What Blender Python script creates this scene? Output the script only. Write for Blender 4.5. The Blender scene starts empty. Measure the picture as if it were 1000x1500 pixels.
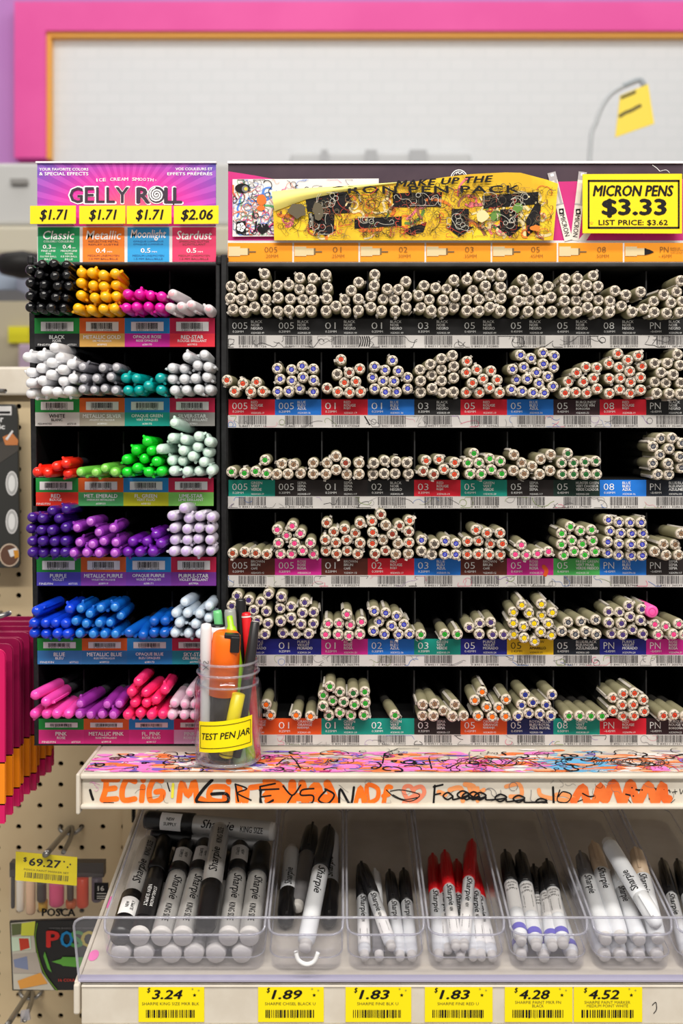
import bpy, math, random
from mathutils import Vector, Matrix, Euler
PI = math.pi
random.seed(11)
SC = bpy.context.scene
COL = SC.collection
# ------------------------------------------------------------------ camera
F = 1600.0; HZ = 640.0; CZ = 1.25          # focal length (px), horizon row, eye height (m)
cam_d = bpy.data.cameras.new('camera'); cam = bpy.data.objects.new('camera', cam_d); COL.objects.link(cam)
cam.location = (0, 0, CZ); cam.rotation_euler = (PI / 2, 0, 0)
cam_d.sensor_width = 36; cam_d.lens = 36 * F / 1500; cam_d.shift_y = -(750 - HZ) / 1500
cam_d.clip_start = 0.02; cam_d.clip_end = 60
cam_d.dof.use_dof = True; cam_d.dof.focus_distance = 0.965; cam_d.dof.aperture_fstop = 6.2
SC.camera = cam
# ------------------------------------------------------------------ light
wd = bpy.data.worlds.new('store_ambience'); SC.world = wd; wd.use_nodes = True
wd.node_tree.nodes['Background'].inputs[0].default_value = (1.0, 0.97, 0.93, 1)
wd.node_tree.nodes['Background'].inputs[1].default_value = 0.36
def area(name, loc, sx, sy, power, rot=(0, 0, 0), col=(1, 0.97, 0.92)):
    l = bpy.data.lights.new(name, 'AREA'); l.shape = 'RECTANGLE'; l.size = sx; l.size_y = sy; l.energy = power; l.color = col
    o = bpy.data.objects.new(name, l); COL.objects.link(o); o.location = loc; o.rotation_euler = rot
    return o
area('ceiling_tube_light', (0.1, -0.15, 3.3), 3.2, 0.22, 56, (0.2, 0, 0), (1, 0.955, 0.88))
area('ceiling_tube_light', (0.1, -1.5, 3.3), 3.2, 0.22, 108, (0.4, 0, 0), (1, 0.955, 0.88))
area('ceiling_tube_light', (0.1, 2.7, 3.6), 4.5, 0.5, 33, (0.4, 0, 0))
SC.view_settings.view_transform = 'Standard'; SC.view_settings.look = 'None'
SC.view_settings.gamma = 1.0; SC.view_settings.use_curve_mapping = False
SC.view_settings.exposure = 0.0
SC.cycles.transparent_max_bounces = 40
SC.cycles.caustics_reflective = False; SC.cycles.caustics_refractive = False

# ------------------------------------------------------------------ helpers
def lin(c):
    c = c / 255.0
    return c / 12.92 if c <= 0.04045 else ((c + 0.055) / 1.055) ** 2.4
def rgb(c): return (lin(c[0]), lin(c[1]), lin(c[2]), 1)
MATS = {}
def mat(name, c=(200, 200, 200), rough=0.5, metal=0.0, spec=0.5, coat=0.0):
    if name in MATS: return MATS[name]
    m = bpy.data.materials.new(name); m.use_nodes = True
    b = m.node_tree.nodes['Principled BSDF']
    b.inputs['Base Color'].default_value = rgb(c); b.inputs['Roughness'].default_value = rough
    b.inputs['Metallic'].default_value = metal; b.inputs['Specular IOR Level'].default_value = spec
    b.inputs['Coat Weight'].default_value = coat; b.inputs['Coat Roughness'].default_value = 0.08
    MATS[name] = m
    return m
def col(c, rough=0.55, spec=0.35):
    return mat('paint %d %d %d' % tuple(c), c, rough, 0, spec)
def noisy(name, c1, c2, scale=8, rough=0.5, stretch=(1, 1, 1), lo=0.4, hi=0.6, bump=0.0, spec=0.35):
    """two-tone noise material in object coordinates"""
    if name in MATS: return MATS[name]
    m = mat(name, c1, rough, 0, spec); nt = m.node_tree; b = nt.nodes['Principled BSDF']
    tc = nt.nodes.new('ShaderNodeTexCoord'); mp = nt.nodes.new('ShaderNodeMapping'); n = nt.nodes.new('ShaderNodeTexNoise')
    mp.inputs['Scale'].default_value = stretch; n.inputs['Scale'].default_value = scale; n.inputs['Detail'].default_value = 4
    r = nt.nodes.new('ShaderNodeValToRGB'); r.color_ramp.elements[0].position = lo; r.color_ramp.elements[1].position = hi
    r.color_ramp.elements[0].color = rgb(c1); r.color_ramp.elements[1].color = rgb(c2)
    L = nt.links.new
    L(tc.outputs['Object'], mp.inputs[0]); L(mp.outputs[0], n.inputs['Vector']); L(n.outputs[0], r.inputs[0]); L(r.outputs[0], b.inputs['Base Color'])
    if bump:
        bp = nt.nodes.new('ShaderNodeBump'); bp.inputs['Strength'].default_value = bump; bp.inputs['Distance'].default_value = 0.001
        L(n.outputs[0], bp.inputs['Height']); L(bp.outputs[0], b.inputs['Normal'])
    return m
def clear(name, tint=(245, 246, 250), haze=0.05, gloss=0.10, rough=0.06, edge=0.5):
    """thin clear plastic: mostly passes light straight through, a little haze, mirror-like towards grazing"""
    if name in MATS: return MATS[name]
    m = bpy.data.materials.new(name); m.use_nodes = True; MATS[name] = m
    nt = m.node_tree; nt.nodes.clear(); N = nt.nodes.new; L = nt.links.new
    out = N('ShaderNodeOutputMaterial'); tr = N('ShaderNodeBsdfTransparent'); gl = N('ShaderNodeBsdfGlossy'); df = N('ShaderNodeBsdfDiffuse')
    tr.inputs[0].default_value = rgb(tint); gl.inputs['Roughness'].default_value = rough; gl.inputs[0].default_value = (0.95, 0.95, 1, 1)
    df.inputs[0].default_value = rgb((225, 225, 232))
    a = N('ShaderNodeMixShader'); a.inputs[0].default_value = haze; L(tr.outputs[0], a.inputs[1]); L(df.outputs[0], a.inputs[2])
    lw = N('ShaderNodeLayerWeight'); lw.inputs['Blend'].default_value = 0.25
    mm = N('ShaderNodeMath'); mm.operation = 'MULTIPLY_ADD'; mm.inputs[1].default_value = edge; mm.inputs[2].default_value = gloss * 0.4
    L(lw.outputs['Facing'], mm.inputs[0])
    p = N('ShaderNodeMath'); p.operation = 'POWER'; p.inputs[1].default_value = 1.6; L(mm.outputs[0], p.inputs[0])
    b = N('ShaderNodeMixShader'); L(p.outputs[0], b.inputs[0]); L(a.outputs[0], b.inputs[1]); L(gl.outputs[0], b.inputs[2])
    L(b.outputs[0], out.inputs[0])
    return m

def W(px, py, Y):
    """point of the place seen along the sight line of photo position (px, py) at depth Y"""
    return Vector(((px - 500) * Y / F, Y, CZ + (HZ - py) * Y / F))
def front(Y): return lambda x, y, e=0.0: W(x, y, Y) + Vector((0, -e, 0))

def abs_loc(o):
    v = Vector((0, 0, 0))
    while o is not None:
        v += o.location; o = o.parent
    return v
def meta(o, label=None, cat=None, group=None, kind=None):
    if label: o['label'] = label
    if cat: o['category'] = cat
    if group: o['group'] = group
    if kind: o['kind'] = kind
    return o
def empty(name, loc, label=None, cat=None, group=None, kind=None):
    o = bpy.data.objects.new(name, None); COL.objects.link(o); o.location = loc; o.empty_display_size = 0.02
    return meta(o, label, cat, group, kind)

GL = {}
def glyphs(s, bold=0.0, shear=0.0, space=1.0):
    k = (s, bold, shear, space)
    if k not in GL:
        cu = bpy.data.curves.new('lettering', 'FONT'); cu.body = s; cu.resolution_u = 2; cu.offset = bold; cu.shear = shear; cu.space_character = space
        o = bpy.data.objects.new('lettering', cu); me = o.to_mesh()
        vs = [(v.co.x, v.co.y) for v in me.vertices]; fs = [tuple(p.vertices) for p in me.polygons]
        o.to_mesh_clear(); bpy.data.objects.remove(o); bpy.data.curves.remove(cu)
        xs = [v[0] for v in vs] or [0, 1]; ys = [v[1] for v in vs] or [0, 1]
        GL[k] = (vs, fs, min(xs), max(xs), min(ys), max(ys))
    return GL[k]

def cut_small(vs, fs, d):
    """halve the long edges of a flat outline's triangles so that it can be bent round a barrel"""
    V, out, todo = list(vs), [], []
    for f in fs:
        for i in range(1, len(f) - 1): todo.append((f[0], f[i], f[i + 1]))
    while todo:
        t = todo.pop(); L = [(math.dist(V[t[i]], V[t[(i + 1) % 3]]), i) for i in range(3)]; m, i = max(L)
        if m <= d: out.append(t); continue
        a, b, c = t[i], t[(i + 1) % 3], t[(i + 2) % 3]; V.append(((V[a][0] + V[b][0]) / 2, (V[a][1] + V[b][1]) / 2)); k = len(V) - 1
        todo += [(a, k, c), (k, b, c)]
    return V, out
def smooth_pts(pts, n=5):
    if len(pts) < 3 or n < 2: return pts
    out = []
    for i in range(len(pts) - 1):
        p0 = pts[max(i - 1, 0)]; p1 = pts[i]; p2 = pts[i + 1]; p3 = pts[min(i + 2, len(pts) - 1)]
        for k in range(n):
            t = k / n
            out.append(tuple(0.5 * (2 * p1[d] + (p2[d] - p0[d]) * t + (2 * p0[d] - 5 * p1[d] + 4 * p2[d] - p3[d]) * t * t + (3 * p1[d] - p0[d] - 3 * p2[d] + p3[d]) * t ** 3) for d in range(len(p1))))
    out.append(pts[-1])
    return out

class MB:
    def __init__(s): s.v = []; s.f = []; s.m = []; s.sm = []; s.e = 0.0
    def add(s, vs, fs, mi=0, smooth=False):
        b = len(s.v); s.v.extend(Vector(v) for v in vs)
        for f in fs: s.f.append(tuple(b + i for i in f)); s.m.append(mi); s.sm.append(smooth)
        return s
    def box(s, x0, x1, y0, y1, z0, z1, mi=0):
        v = [(x, y, z) for x in (x0, x1) for y in (y0, y1) for z in (z0, z1)]
        return s.add(v, [(0, 1, 3, 2), (4, 6, 7, 5), (0, 4, 5, 1), (2, 3, 7, 6), (0, 2, 6, 4), (1, 5, 7, 3)], mi)
    def pbox(s, x0, x1, y0, y1, Y, t, mi=0, e=0.0):
        """box whose front face covers photo rectangle x0..x1, y0..y1 at depth Y, t metres deep"""
        a = W(x0, y0, Y); b = W(x1, y1, Y)
        return s.box(a.x, b.x, Y - e, Y + t, b.z, a.z, mi)
    def poly(s, pts, Y, t=0.0006, mi=0, e=0.0):
        """extruded flat outline, front at depth Y-e"""
        n = len(pts); fr = [W(x, y, Y) + Vector((0, -e, 0)) for x, y in pts]; bk = [p + Vector((0, t, 0)) for p in fr]
        return s.add(fr + bk, [tuple(range(n)), tuple(range(2 * n - 1, n - 1, -1))] + [(i, i + n, (i + 1) % n + n, (i + 1) % n) for i in range(n)], mi)
    def face(s, pts, to3, mi=0, e=0.0):
        return s.add([to3(x, y, e) for x, y in pts], [tuple(range(len(pts)))], mi)
    def text(s, t, cx, cy, h, to3, w=None, mi=0, bold=0.0, shear=0.0, space=1.0, e=0.0003, rot=0.0, maxw=None, fine=0.0):
        vs, fs, x0, x1, y0, y1 = glyphs(t, bold, shear, space)
        sy = h / max(y1 - y0, 1e-6); sx = sy
        if w: sx = w / max(x1 - x0, 1e-6)
        elif maxw and (x1 - x0) * sx > maxw: sx = maxw / (x1 - x0)
        c, q = math.cos(rot), math.sin(rot); P = []
        if bold > 0.014:     # heavy letters: three thin-stroked copies side by side
            k = bold * 0.8 * sx
            for i, (d, g) in enumerate(((-k, 0), (0, 0), (k, 0), (0, k * .6), (0, -k * .6))): s.text(t, cx + d * c - g * q, cy + d * q + g * c, h, to3, (x1 - x0) * sx, mi, 0.0, shear, space, e + 0.00002 * i, rot, None, fine)
            return s
        vs, fs = cut_small(vs, fs, fine / max(sx, sy)) if fine else (vs, fs)
        for x, y in vs:
            u = (x - (x0 + x1) / 2) * sx; v = -(y - (y0 + y1) / 2) * sy
            P.append(to3(cx + u * c - v * q, cy + u * q + v * c, e))
        return s.add(P, fs, mi)
    def textl(s, t, lx, cy, h, to3, **k):
        vs, fs, x0, x1, y0, y1 = glyphs(t, k.get('bold', 0), k.get('shear', 0), k.get('space', 1))
        w = k.get('w') or (x1 - x0) * h / max(y1 - y0, 1e-6)
        if k.get('maxw'): w = min(w, k['maxw'])
        k['w'] = w; k.pop('maxw', None)
        return s.text(t, lx + w / 2, cy, h, to3, **k)
    def stroke(s, pts, w, to3, mi=0, e=None, n=5, caps=True):
        if e is None: s.e += 0.000004; e = 0.0002 + s.e
        p = smooth_pts(pts, n); N = len(p); L = []; R = []
        for i in range(N):
            if i: e += 0.000003
            a = p[max(i - 1, 0)]; b = p[min(i + 1, N - 1)]; dx, dy = b[0] - a[0], b[1] - a[1]; d = math.hypot(dx, dy) or 1
            nx, ny = -dy / d * w / 2, dx / d * w / 2
            L.append(to3(p[i][0] + nx, p[i][1] + ny, e)); R.append(to3(p[i][0] - nx, p[i][1] - ny, e))
        s.add(L + R, [(i, i + 1, N + i + 1, N + i) for i in range(N - 1)], mi)
        if caps:
            for q in (p[0], p[-1]):
                e += 0.00001
                s.add([to3(q[0] + w / 2 * math.cos(a * PI / 4), q[1] + w / 2 * math.sin(a * PI / 4), e) for a in range(8)], [tuple(range(8))], mi)
        return s
    def lathe(s, prof, seg=20, mis=None, smooth=True, o=(0, 0, 0), axis='y'):
        """profile of (radius, along) turned about the axis"""
        b = []; o = Vector(o)
        for r, a in prof:
            for k in range(seg):
                t = 2 * PI * k / seg; c, q = r * math.cos(t), r * math.sin(t)
                b.append(o + (Vector((c, a, q)) if axis == 'y' else Vector((c, q, a))))
        for i in range(len(prof) - 1):
            mi = mis[i] if mis else 0
            fs = [(i * seg + k, i * seg + (k + 1) % seg, (i + 1) * seg + (k + 1) % seg, (i + 1) * seg + k) for k in range(seg)]
            base = len(s.v)
            s.f.extend(tuple(base + j for j in f) for f in fs); s.m.extend([mi] * seg); s.sm.extend([smooth] * seg)
            if i == len(prof) - 2: s.v.extend(b)
        return s
    def lathes(s, prof, seg=20, mi=0, **k):
        return s.lathe(prof, seg, [mi] * (len(prof) - 1), **k)
    def tube(s, pts, r, mi=0, seg=8, n=4, cap=True):
        p = [Vector(q) for q in smooth_pts([tuple(q) for q in pts], n)]; N = len(p); b = []
        up = Vector((0.13, 0.21, 0.97))
        for i in range(N):
            t = (p[min(i + 1, N - 1)] - p[max(i - 1, 0)]).normalized(); x = t.cross(up)
            if x.length < 1e-3: x = t.cross(Vector((1, 0, 0)))
            x.normalize(); y = x.cross(t); up = y
            b += [p[i] + (x * math.cos(2 * PI * k / seg) + y * math.sin(2 * PI * k / seg)) * r for k in range(seg)]
        fs = [(i * seg + k, i * seg + (k + 1) % seg, (i + 1) * seg + (k + 1) % seg, (i + 1) * seg + k) for i in range(N - 1) for k in range(seg)]
        if cap: fs += [tuple(range(seg)), tuple(range((N - 1) * seg, N * seg))]
        return s.add(b, fs, mi, True)
    def mesh(s, name, mats, org=Vector((0, 0, 0))):
        me = bpy.data.meshes.new(name); me.from_pydata([v - org for v in s.v], [], s.f)
        for m in (mats if isinstance(mats, (list, tuple)) else [mats]): me.materials.append(m)
        me.polygons.foreach_set('material_index', s.m); me.polygons.foreach_set('use_smooth', s.sm); me.update()
        return me
    def build(s, name, mats, parent=None, loc=None, bevel=0.0, local=False, **k):
        """one mesh object; vertices are given in place coordinates unless local"""
        org = Vector((0, 0, 0)) if local else (abs_loc(parent) if parent else Vector(loc) if loc is not None else Vector((0, 0, 0)))
        o = bpy.data.objects.new(name, s.mesh(name, mats, org)); COL.objects.link(o)
        if parent: o.parent = parent
        elif loc is not None: o.location = loc
        if bevel:
            b = o.modifiers.new('bevel', 'BEVEL'); b.width = bevel; b.segments = 2; b.limit_method = 'ANGLE'
        return meta(o, **k)
# ------------------------------------------------------------------ materials
BLK = noisy('black ribbed plastic', (16, 16, 18), (26, 26, 28), 300, 0.5, bump=0.05)
BLKI = mat('matte black plastic', (9, 9, 10), 0.7, 0, 0.2)
WHT = mat('white card', (222, 220, 220), 0.55, 0, 0.3)
INK = mat('black ink', (20, 18, 20), 0.6, 0, 0.2)
WINK = mat('white ink', (240, 240, 240), 0.6, 0, 0.2)
GINK = mat('grey ink', (120, 118, 120), 0.6, 0, 0.2)
YEL = mat('yellow card', (246, 214, 18), 0.5, 0, 0.3)
YELP = mat('bright yellow sticker', (247, 226, 10), 0.45, 0, 0.3)
CREAM = noisy('cream powder coated steel', (205, 196, 182), (212, 204, 191), 40, 0.4)
PEG = noisy('beige pegboard', (200, 178, 142), (206, 186, 150), 12, 0.6)
STEEL = mat('galvanised wire', (140, 138, 135), 0.35, 0.8)
ACR = clear('clear acrylic', tint=(253, 253, 254), haze=0.014, gloss=0.08, edge=0.5)
TRAYP = clear('clear tray plastic', tint=(253, 253, 254), haze=0.008, gloss=0.10, edge=0.5)
JARG = clear('clear jar glass', tint=(252, 253, 253), haze=0.012, gloss=0.14, rough=0.02, edge=0.85)

def barcode(mb, x0, x1, y0, y1, to3, mi=1, digits=True, e=0.0003, seed=0):
    r = random.Random(seed); x = x0; u = (x1 - x0) / 62.0; yb = y1 - (0.22 * (y1 - y0) if digits else 0)
    while x < x1 - u:
        w = u * r.choice((0.8, 0.8, 1.3, 2.2)); yy = yb + (0.6 if r.random() < .1 else 0)
        mb.face([(x, y0), (min(x + w, x1), y0), (min(x + w, x1), yy), (x, yy)], to3, mi, e)
        x += w + u * r.choice((0.8, 1.1, 1.8))
    if digits:
        mb.text('0 84511 3%d' % r.randint(10000, 99999), (x0 + x1) / 2, y1 - 0.07 * (y1 - y0), 0.16 * (y1 - y0), to3, (x1 - x0) * 0.98, mi, e=e)
def scrawl(r, cx, cy, sx, sy, n=9):
    return [(cx + r.uniform(-sx, sx), cy + r.uniform(-sy, sy)) for _ in range(n)]
def curl(r, x, y, n, step, turn=0.9):
    a = r.uniform(0, 6.28); P = [(x, y)]; k = r.uniform(-turn, turn)
    for _ in range(n):
        if r.random() < 0.25: k = r.uniform(-turn, turn)
        a += k; x += step * math.cos(a); y += step * math.sin(a); P.append((x, y))
    return P
def clampp(P, x0, x1, y0, y1): return [(min(max(x, x0), x1), min(max(y, y0), y1)) for x, y in P]

# ------------------------------------------------------------------ the setting
def struct(o): o['kind'] = 'structure'; return o
fl = MB().box(-4, 4, -3, 4.3, -0.1, 0.0).build('floor', noisy('grey vinyl floor', (150, 146, 140), (165, 160, 154), 6, 0.4)); struct(fl)
YW = 4.0
wb = MB().box(-4, 4, YW + 0.02, YW + 0.12, 0.0, 3.6)
struct(wb.build('wall_back', noisy('lavender painted wall', (190, 128, 200), (196, 138, 206), 1.5, 0.7)))
# big framed white panel on the back wall
def brick_white():
    m = mat('white painted block', (226, 228, 231), 0.6, 0, 0.25); nt = m.node_tree; b = nt.nodes['Principled BSDF']
    tc = nt.nodes.new('ShaderNodeTexCoord'); mp = nt.nodes.new('ShaderNodeMapping'); mp.inputs['Rotation'].default_value = (PI / 2, 0, 0)
    br = nt.nodes.new('ShaderNodeTexBrick'); br.inputs['Scale'].default_value = 6
    br.inputs['Color1'].default_value = rgb((226, 228, 231)); br.inputs['Color2'].default_value = rgb((224, 226, 229)); br.inputs['Mortar'].default_value = rgb((220, 223, 226))
    nt.links.new(tc.outputs['Object'], mp.inputs[0]); nt.links.new(mp.outputs[0], br.inputs[0]); nt.links.new(br.outputs[0], b.inputs['Base Color'])
    return m
org = W(560, 236, YW)
fp = empty('framed_panel', org, 'large white panel in a wide pink frame on the lavender back wall', 'wall panel')
f = MB(); f.pbox(27, 1500, 10, 52, YW, 0.02, 0, 0.05); f.pbox(27, 72, 52, 236, YW, 0.02, 0, 0.05)
f.build('frame', noisy('hot pink paint', (230, 80, 162), (236, 88, 168), 3, 0.5), fp)
f = MB(); f.pbox(72, 1500, 52, 58.5, YW, 0.018, 0, 0.035); f.pbox(72, 78, 58.5, 236, YW, 0.018, 0, 0.035)
f.build('inner_edge', mat('amber edge trim', (240, 176, 70), 0.5), fp)
MB().pbox(78, 1500, 58, 420, YW, 0.018).build('panel', brick_white(), fp)
# pegboard with real holes
YP = 1.32; PIT = 0.0254; HR = 0.0032
def pegboard(x0, z1, nx, nz):
    mb = MB(); K = 12
    for i in range(nx):
        for j in range(nz):
            cx = x0 + (i + .5) * PIT; cz = z1 - (j + .5) * PIT; h = PIT / 2
            ring = [(cx + HR * math.cos(2 * PI * k / K), YP, cz + HR * math.sin(2 * PI * k / K)) for k in range(K)]
            inn = [(x, YP + 0.004, z) for x, _, z in ring]
            sq = []
            for k in range(K):
                a = 2 * PI * k / K; c, q = math.cos(a), math.sin(a); t = h / max(abs(c), abs(q)); sq.append((cx + c * t, YP, cz + q * t))
            # square corners fall between the spokes: add them
            co = {1: (1, 1), 4: (-1, 1), 7: (-1, -1), 10: (1, -1)}
            vs = ring + inn + sq; fs = []
            b = len(vs)
            for n, k in enumerate(co): vs.append((cx + co[k][0] * h, YP, cz + co[k][1] * h))
            idx = {k: b + n for n, k in enumerate(co)}
            for k in range(K):
                k2 = (k + 1) % K
                fs.append((k, 2 * K + k, idx[k], 2 * K + k2, k2) if k in idx else (k, 2 * K + k, 2 * K + k2, k2))
                fs.append((k, k2, K + k2, K + k))
            mb.add(vs, fs)
    return mb
# hole grid phased to the photo: a hole at (27.5, 1211)
hx = W(27.3, 1211, YP)
px0 = hx.x - PIT * 6.5; pz1 = hx.z + PIT * 0.5
nup = int((W(0, 562, YP).z - pz1) / PIT); ztop = pz1 + nup * PIT
pb = pegboard(px0, ztop, 46, nup + 14)
pw = struct(pb.build('wall_pegboard', PEG))
zb = ztop - (nup + 14) * PIT; pxr = px0 + 46 * PIT
MB().box(px0, pxr, YP + 0.012, YP + 0.016, zb, ztop).build('pegboard_backing', mat('dark board void', (22, 18, 15), 0.9), pw)
t = MB().box(px0, pxr, YP - 0.012, YP + 0.05, ztop, W(0, 538, YP).z); struct(t.build('trim_1', CREAM, bevel=0.003))
t = MB(); a = W(181, 1190, YP); b = W(212, 1190, YP)
t.box(a.x, b.x, YP - 0.006, YP - 0.0008, zb, a.z + 0.12)
for k in range(14):
    z = a.z - 0.02 - k * 0.03 + 0.04; t.box(a.x + 0.011, a.x + 0.0155, YP - 0.0066, YP - 0.0058, z, z + 0.016, 1)
struct(t.build('trim_2', [PEG, BLKI]))
t = MB().box(px0, pxr, YP - 0.02, YP + 0.2, 0.0, zb); struct(t.build('baseboard_back', CREAM))

# ------------------------------------------------------------------ blurred shop beyond the gondola
def bgbox(name, label, cat, x0, x1, y0, y1, Y, t, c, bev=0.004):
    o = W((x0 + x1) / 2, y1, Y); mb = MB().pbox(x0, x1, y0, y1, Y, t)
    return mb.build(name, col(c), None, o, bev, label=label, cat=cat)
sh = empty('store_cabinet', W(120, 545, 2.9), 'pale grey shop cabinet with a cream drawer row far behind the left rack', 'cabinet')
MB().pbox(-160, 345, 238, 330, 2.9, 0.5).build('upper_body', col((205, 205, 204)), sh, bevel=0.01)
MB().pbox(-160, 345, 330, 372, 2.88, 0.5).build('drawer', col((206, 199, 180)), sh, bevel=0.01)
lw_ = MB().pbox(-160, 345, 372, 900, 2.92, 0.5); lw_.build('lower_body', col((186, 176, 152)), sh, bevel=0.01)
h = MB().pbox(18, 42, 264, 271, 2.9, 0.0, 0, 0.02); h.build('handle', col((150, 148, 146)), sh)
bgbox('storage_box', 'pale blue-grey box in front of the far beige cabinet, left edge', 'box', -60, 24, 375, 425, 2.4, 0.2, (158, 170, 190))
k = MB(); k.lathe([(0, -.03), (.045, -.02), (.06, 0), (.045, .02), (0, .03)], 14, o=W(33, 388, 2.3), axis='z')
k.build('dark_bag', col((28, 26, 26)), None, W(33, 400, 2.3), label='dark blurred bag behind the top left corner of the left rack', cat='bag')
bgbox('price_ticket', 'blurred yellow-green ticket on the far beige cabinet', 'price tag', 12, 42, 478, 502, 2.9, 0.02, (222, 214, 30), 0)
bgbox('lilac_box', 'small blurred lilac box below the far yellow-green ticket', 'box', 27, 52, 504, 545, 2.868, 0.05, (205, 180, 205))
lt = empty('light_fitting', W(560, 236, 3.95), 'pale grey strip fitting low on the far white panel', 'light fitting')
MB().pbox(425, 690, 224, 250, 3.945, 0.05).build('housing', col((203, 205, 207)), lt, bevel=0.01)
for x0, x1 in ((535, 552), (600, 625), (470, 480)):
    MB().pbox(x0, x1, 219, 240, 3.935, 0.06).build('bracket', col((182, 184, 187)), lt)
# tall wire sign holder with a yellow card
g = W(858, 640, 2.3); g.z = 0
sgn = empty('sign_holder', g, 'thin curved grey wire rising behind the rack toward a yellow card', 'sign holder')
pts = [Vector((W(858, 0, 2.3).x, 2.3, .01)), W(858, 700, 2.3)] + [W(x, y, 2.3) for x, y in ((858, 420), (864, 220), (872, 180), (886, 148), (905, 130), (938, 116))]
MB().tube(pts, 0.0055).build('wire', col((196, 200, 204)), sgn)
bs_ = MB(); bs_.lathes([(0, 0), (.14, 0), (.14, .012), (0, .014)], 24, o=Vector((W(858, 0, 2.3).x, 2.3, 0)), axis='z'); bs_.build('base', col((120, 120, 120)), sgn)
MB().tube([W(912, 126, 2.3), W(936, 117, 2.3), W(943, 126, 2.3)], 0.006).build('hook', col((170, 178, 184)), sgn)
c = MB().poly([(907, 141), (948, 124), (957, 182), (900, 202)], 2.3, 0.003, 0, 0.005)
yc = c.build('hanging_card', [mat('yellow blurred card', (252, 224, 70), 0.5)], None, W(928, 202, 2.3), label='tilted yellow card hanging from the wire sign holder, top right', cat='sign')
M2 = MB(); M2.face([(908, 142), (930, 133), (930, 138), (908, 147)], front(2.3), 0, 0.0056)
M2.stroke([(907, 171), (915, 166), (923, 163), (932, 158), (936, 156)], 5, front(2.3), 0, 0.0058); M2.build('print', col((110, 100, 50)), yc)
# ------------------------------------------------------------------ gel pen rack (left)
T1 = front(1.0)
GT = [466, 583, 700, 816, 935, 1053]; GM = [488.5, 604, 721, 838, 953, 1069]; GB = [508, 624, 741, 858, 973, 1090]
GX = [50.5, 50.5, 48.7, 52.5, 54, 56.7]; GW = 66.0
HEADC = [(18, 132, 52), (214, 92, 26), (20, 128, 196), (186, 18, 66)]
GN = [[("BLACK", "NOIR", (34, 34, 37)), ("METALLIC GOLD", "OR MÉTALLIQUE", (214, 164, 82)), ("OPAQUE ROSE", "ROSE OPAQUES", (200, 22, 150)), ("RED-STAR", "ROUGE BRILLANT", (226, 42, 62))],
      [("WHITE", "BLANC", (200, 197, 194)), ("METALLIC SILVER", "ARGENT MÉTALLIQUE", (166, 158, 144)), ("OPAQUE GREEN", "VERT OPAQUES", (0, 150, 142)), ("SILVER-STAR", "ARGENT BRILLANT", (140, 136, 134))],
      [("RED", "ROUGE", (226, 46, 26)), ("MET. EMERALD", "ÉMERAUDE MÉTALLIQUE", (72, 160, 92)), ("FL. GREEN", "VERT FLUO", (186, 186, 22)), ("LIME-STAR", "LIME BRILLANT", (120, 190, 86))],
      [("PURPLE", "VIOLET", (72, 62, 170)), ("METALLIC PURPLE", "VIOLET MÉTALLIQUE", (132, 60, 165)), ("OPAQUE PURPLE", "VIOLET OPAQUES", (118, 58, 165)), ("PURPLE-STAR", "VIOLET BRILLANT", (118, 46, 146))],
      [("BLUE", "BLEU", (52, 116, 176)), ("METALLIC BLUE", "BLEU MÉTALLIQUE", (42, 112, 170)), ("OPAQUE BLUE", "BLEU OPAQUES", (22, 112, 176)), ("SKY-STAR", "CIEL BRILLANT", (10, 130, 150))],
      [("PINK", "ROSE", (214, 42, 130)), ("METALLIC PINK", "ROSE MÉTALLIQUE", (206, 36, 122)), ("FL. PINK", "ROSE FLUO", (218, 40, 136)), ("PINK-STAR", "ROSE BRILLANT", (222, 160, 202))]]
GC = [["#37321", "#38902", "#38170", "#37953"], ["#37318", "#38901", "#38172", "#37951"], ["#37323", "#38920", "#38155", "#37955"],
      ["#37325", "#38919", "#38171", "#37956"], ["#37322", "#38922", "#38173", "#37952"], ["#37324", "#38918", "#38157", "#37954"]]
gr = empty('gel_pen_rack', W(186, 1091, 1.085), 'black four-column rack of gel pens with a pink and purple header', 'pen rack')
s = MB(); s.poly([(41.5, 384), (51, 384), (57.5, 1091), (50, 1091)], 1.0, 0.17); s.build('side_panel', BLK, gr, bevel=0.001)
s = MB(); s.poly([(315.5, 384), (322, 384), (323.5, 1091), (318, 1091)], 1.0, 0.17); s.build('side_panel', BLK, gr, bevel=0.001)
for x in (40, 316):
    MB().pbox(x, x + 9, 374, 388, 1.0, 0.03, 0, 0.002).build('corner_clip', BLK, gr, bevel=0.002)
MB().pbox(41.5, 323, 384, 389, 1.0, 0.17).build('top_bar', BLK, gr, bevel=0.001)
a_, b_ = W(52, 386, 1.0), W(318, 1088, 1.0); MB().box(a_.x, b_.x, 1.164, 1.168, b_.z, a_.z).build('back_panel', BLKI, gr)
MB().pbox(50, 323.5, 1089.5, 1092, 1.0, 0.17).build('bottom_bar', BLK, gr)
prev = 389
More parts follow.
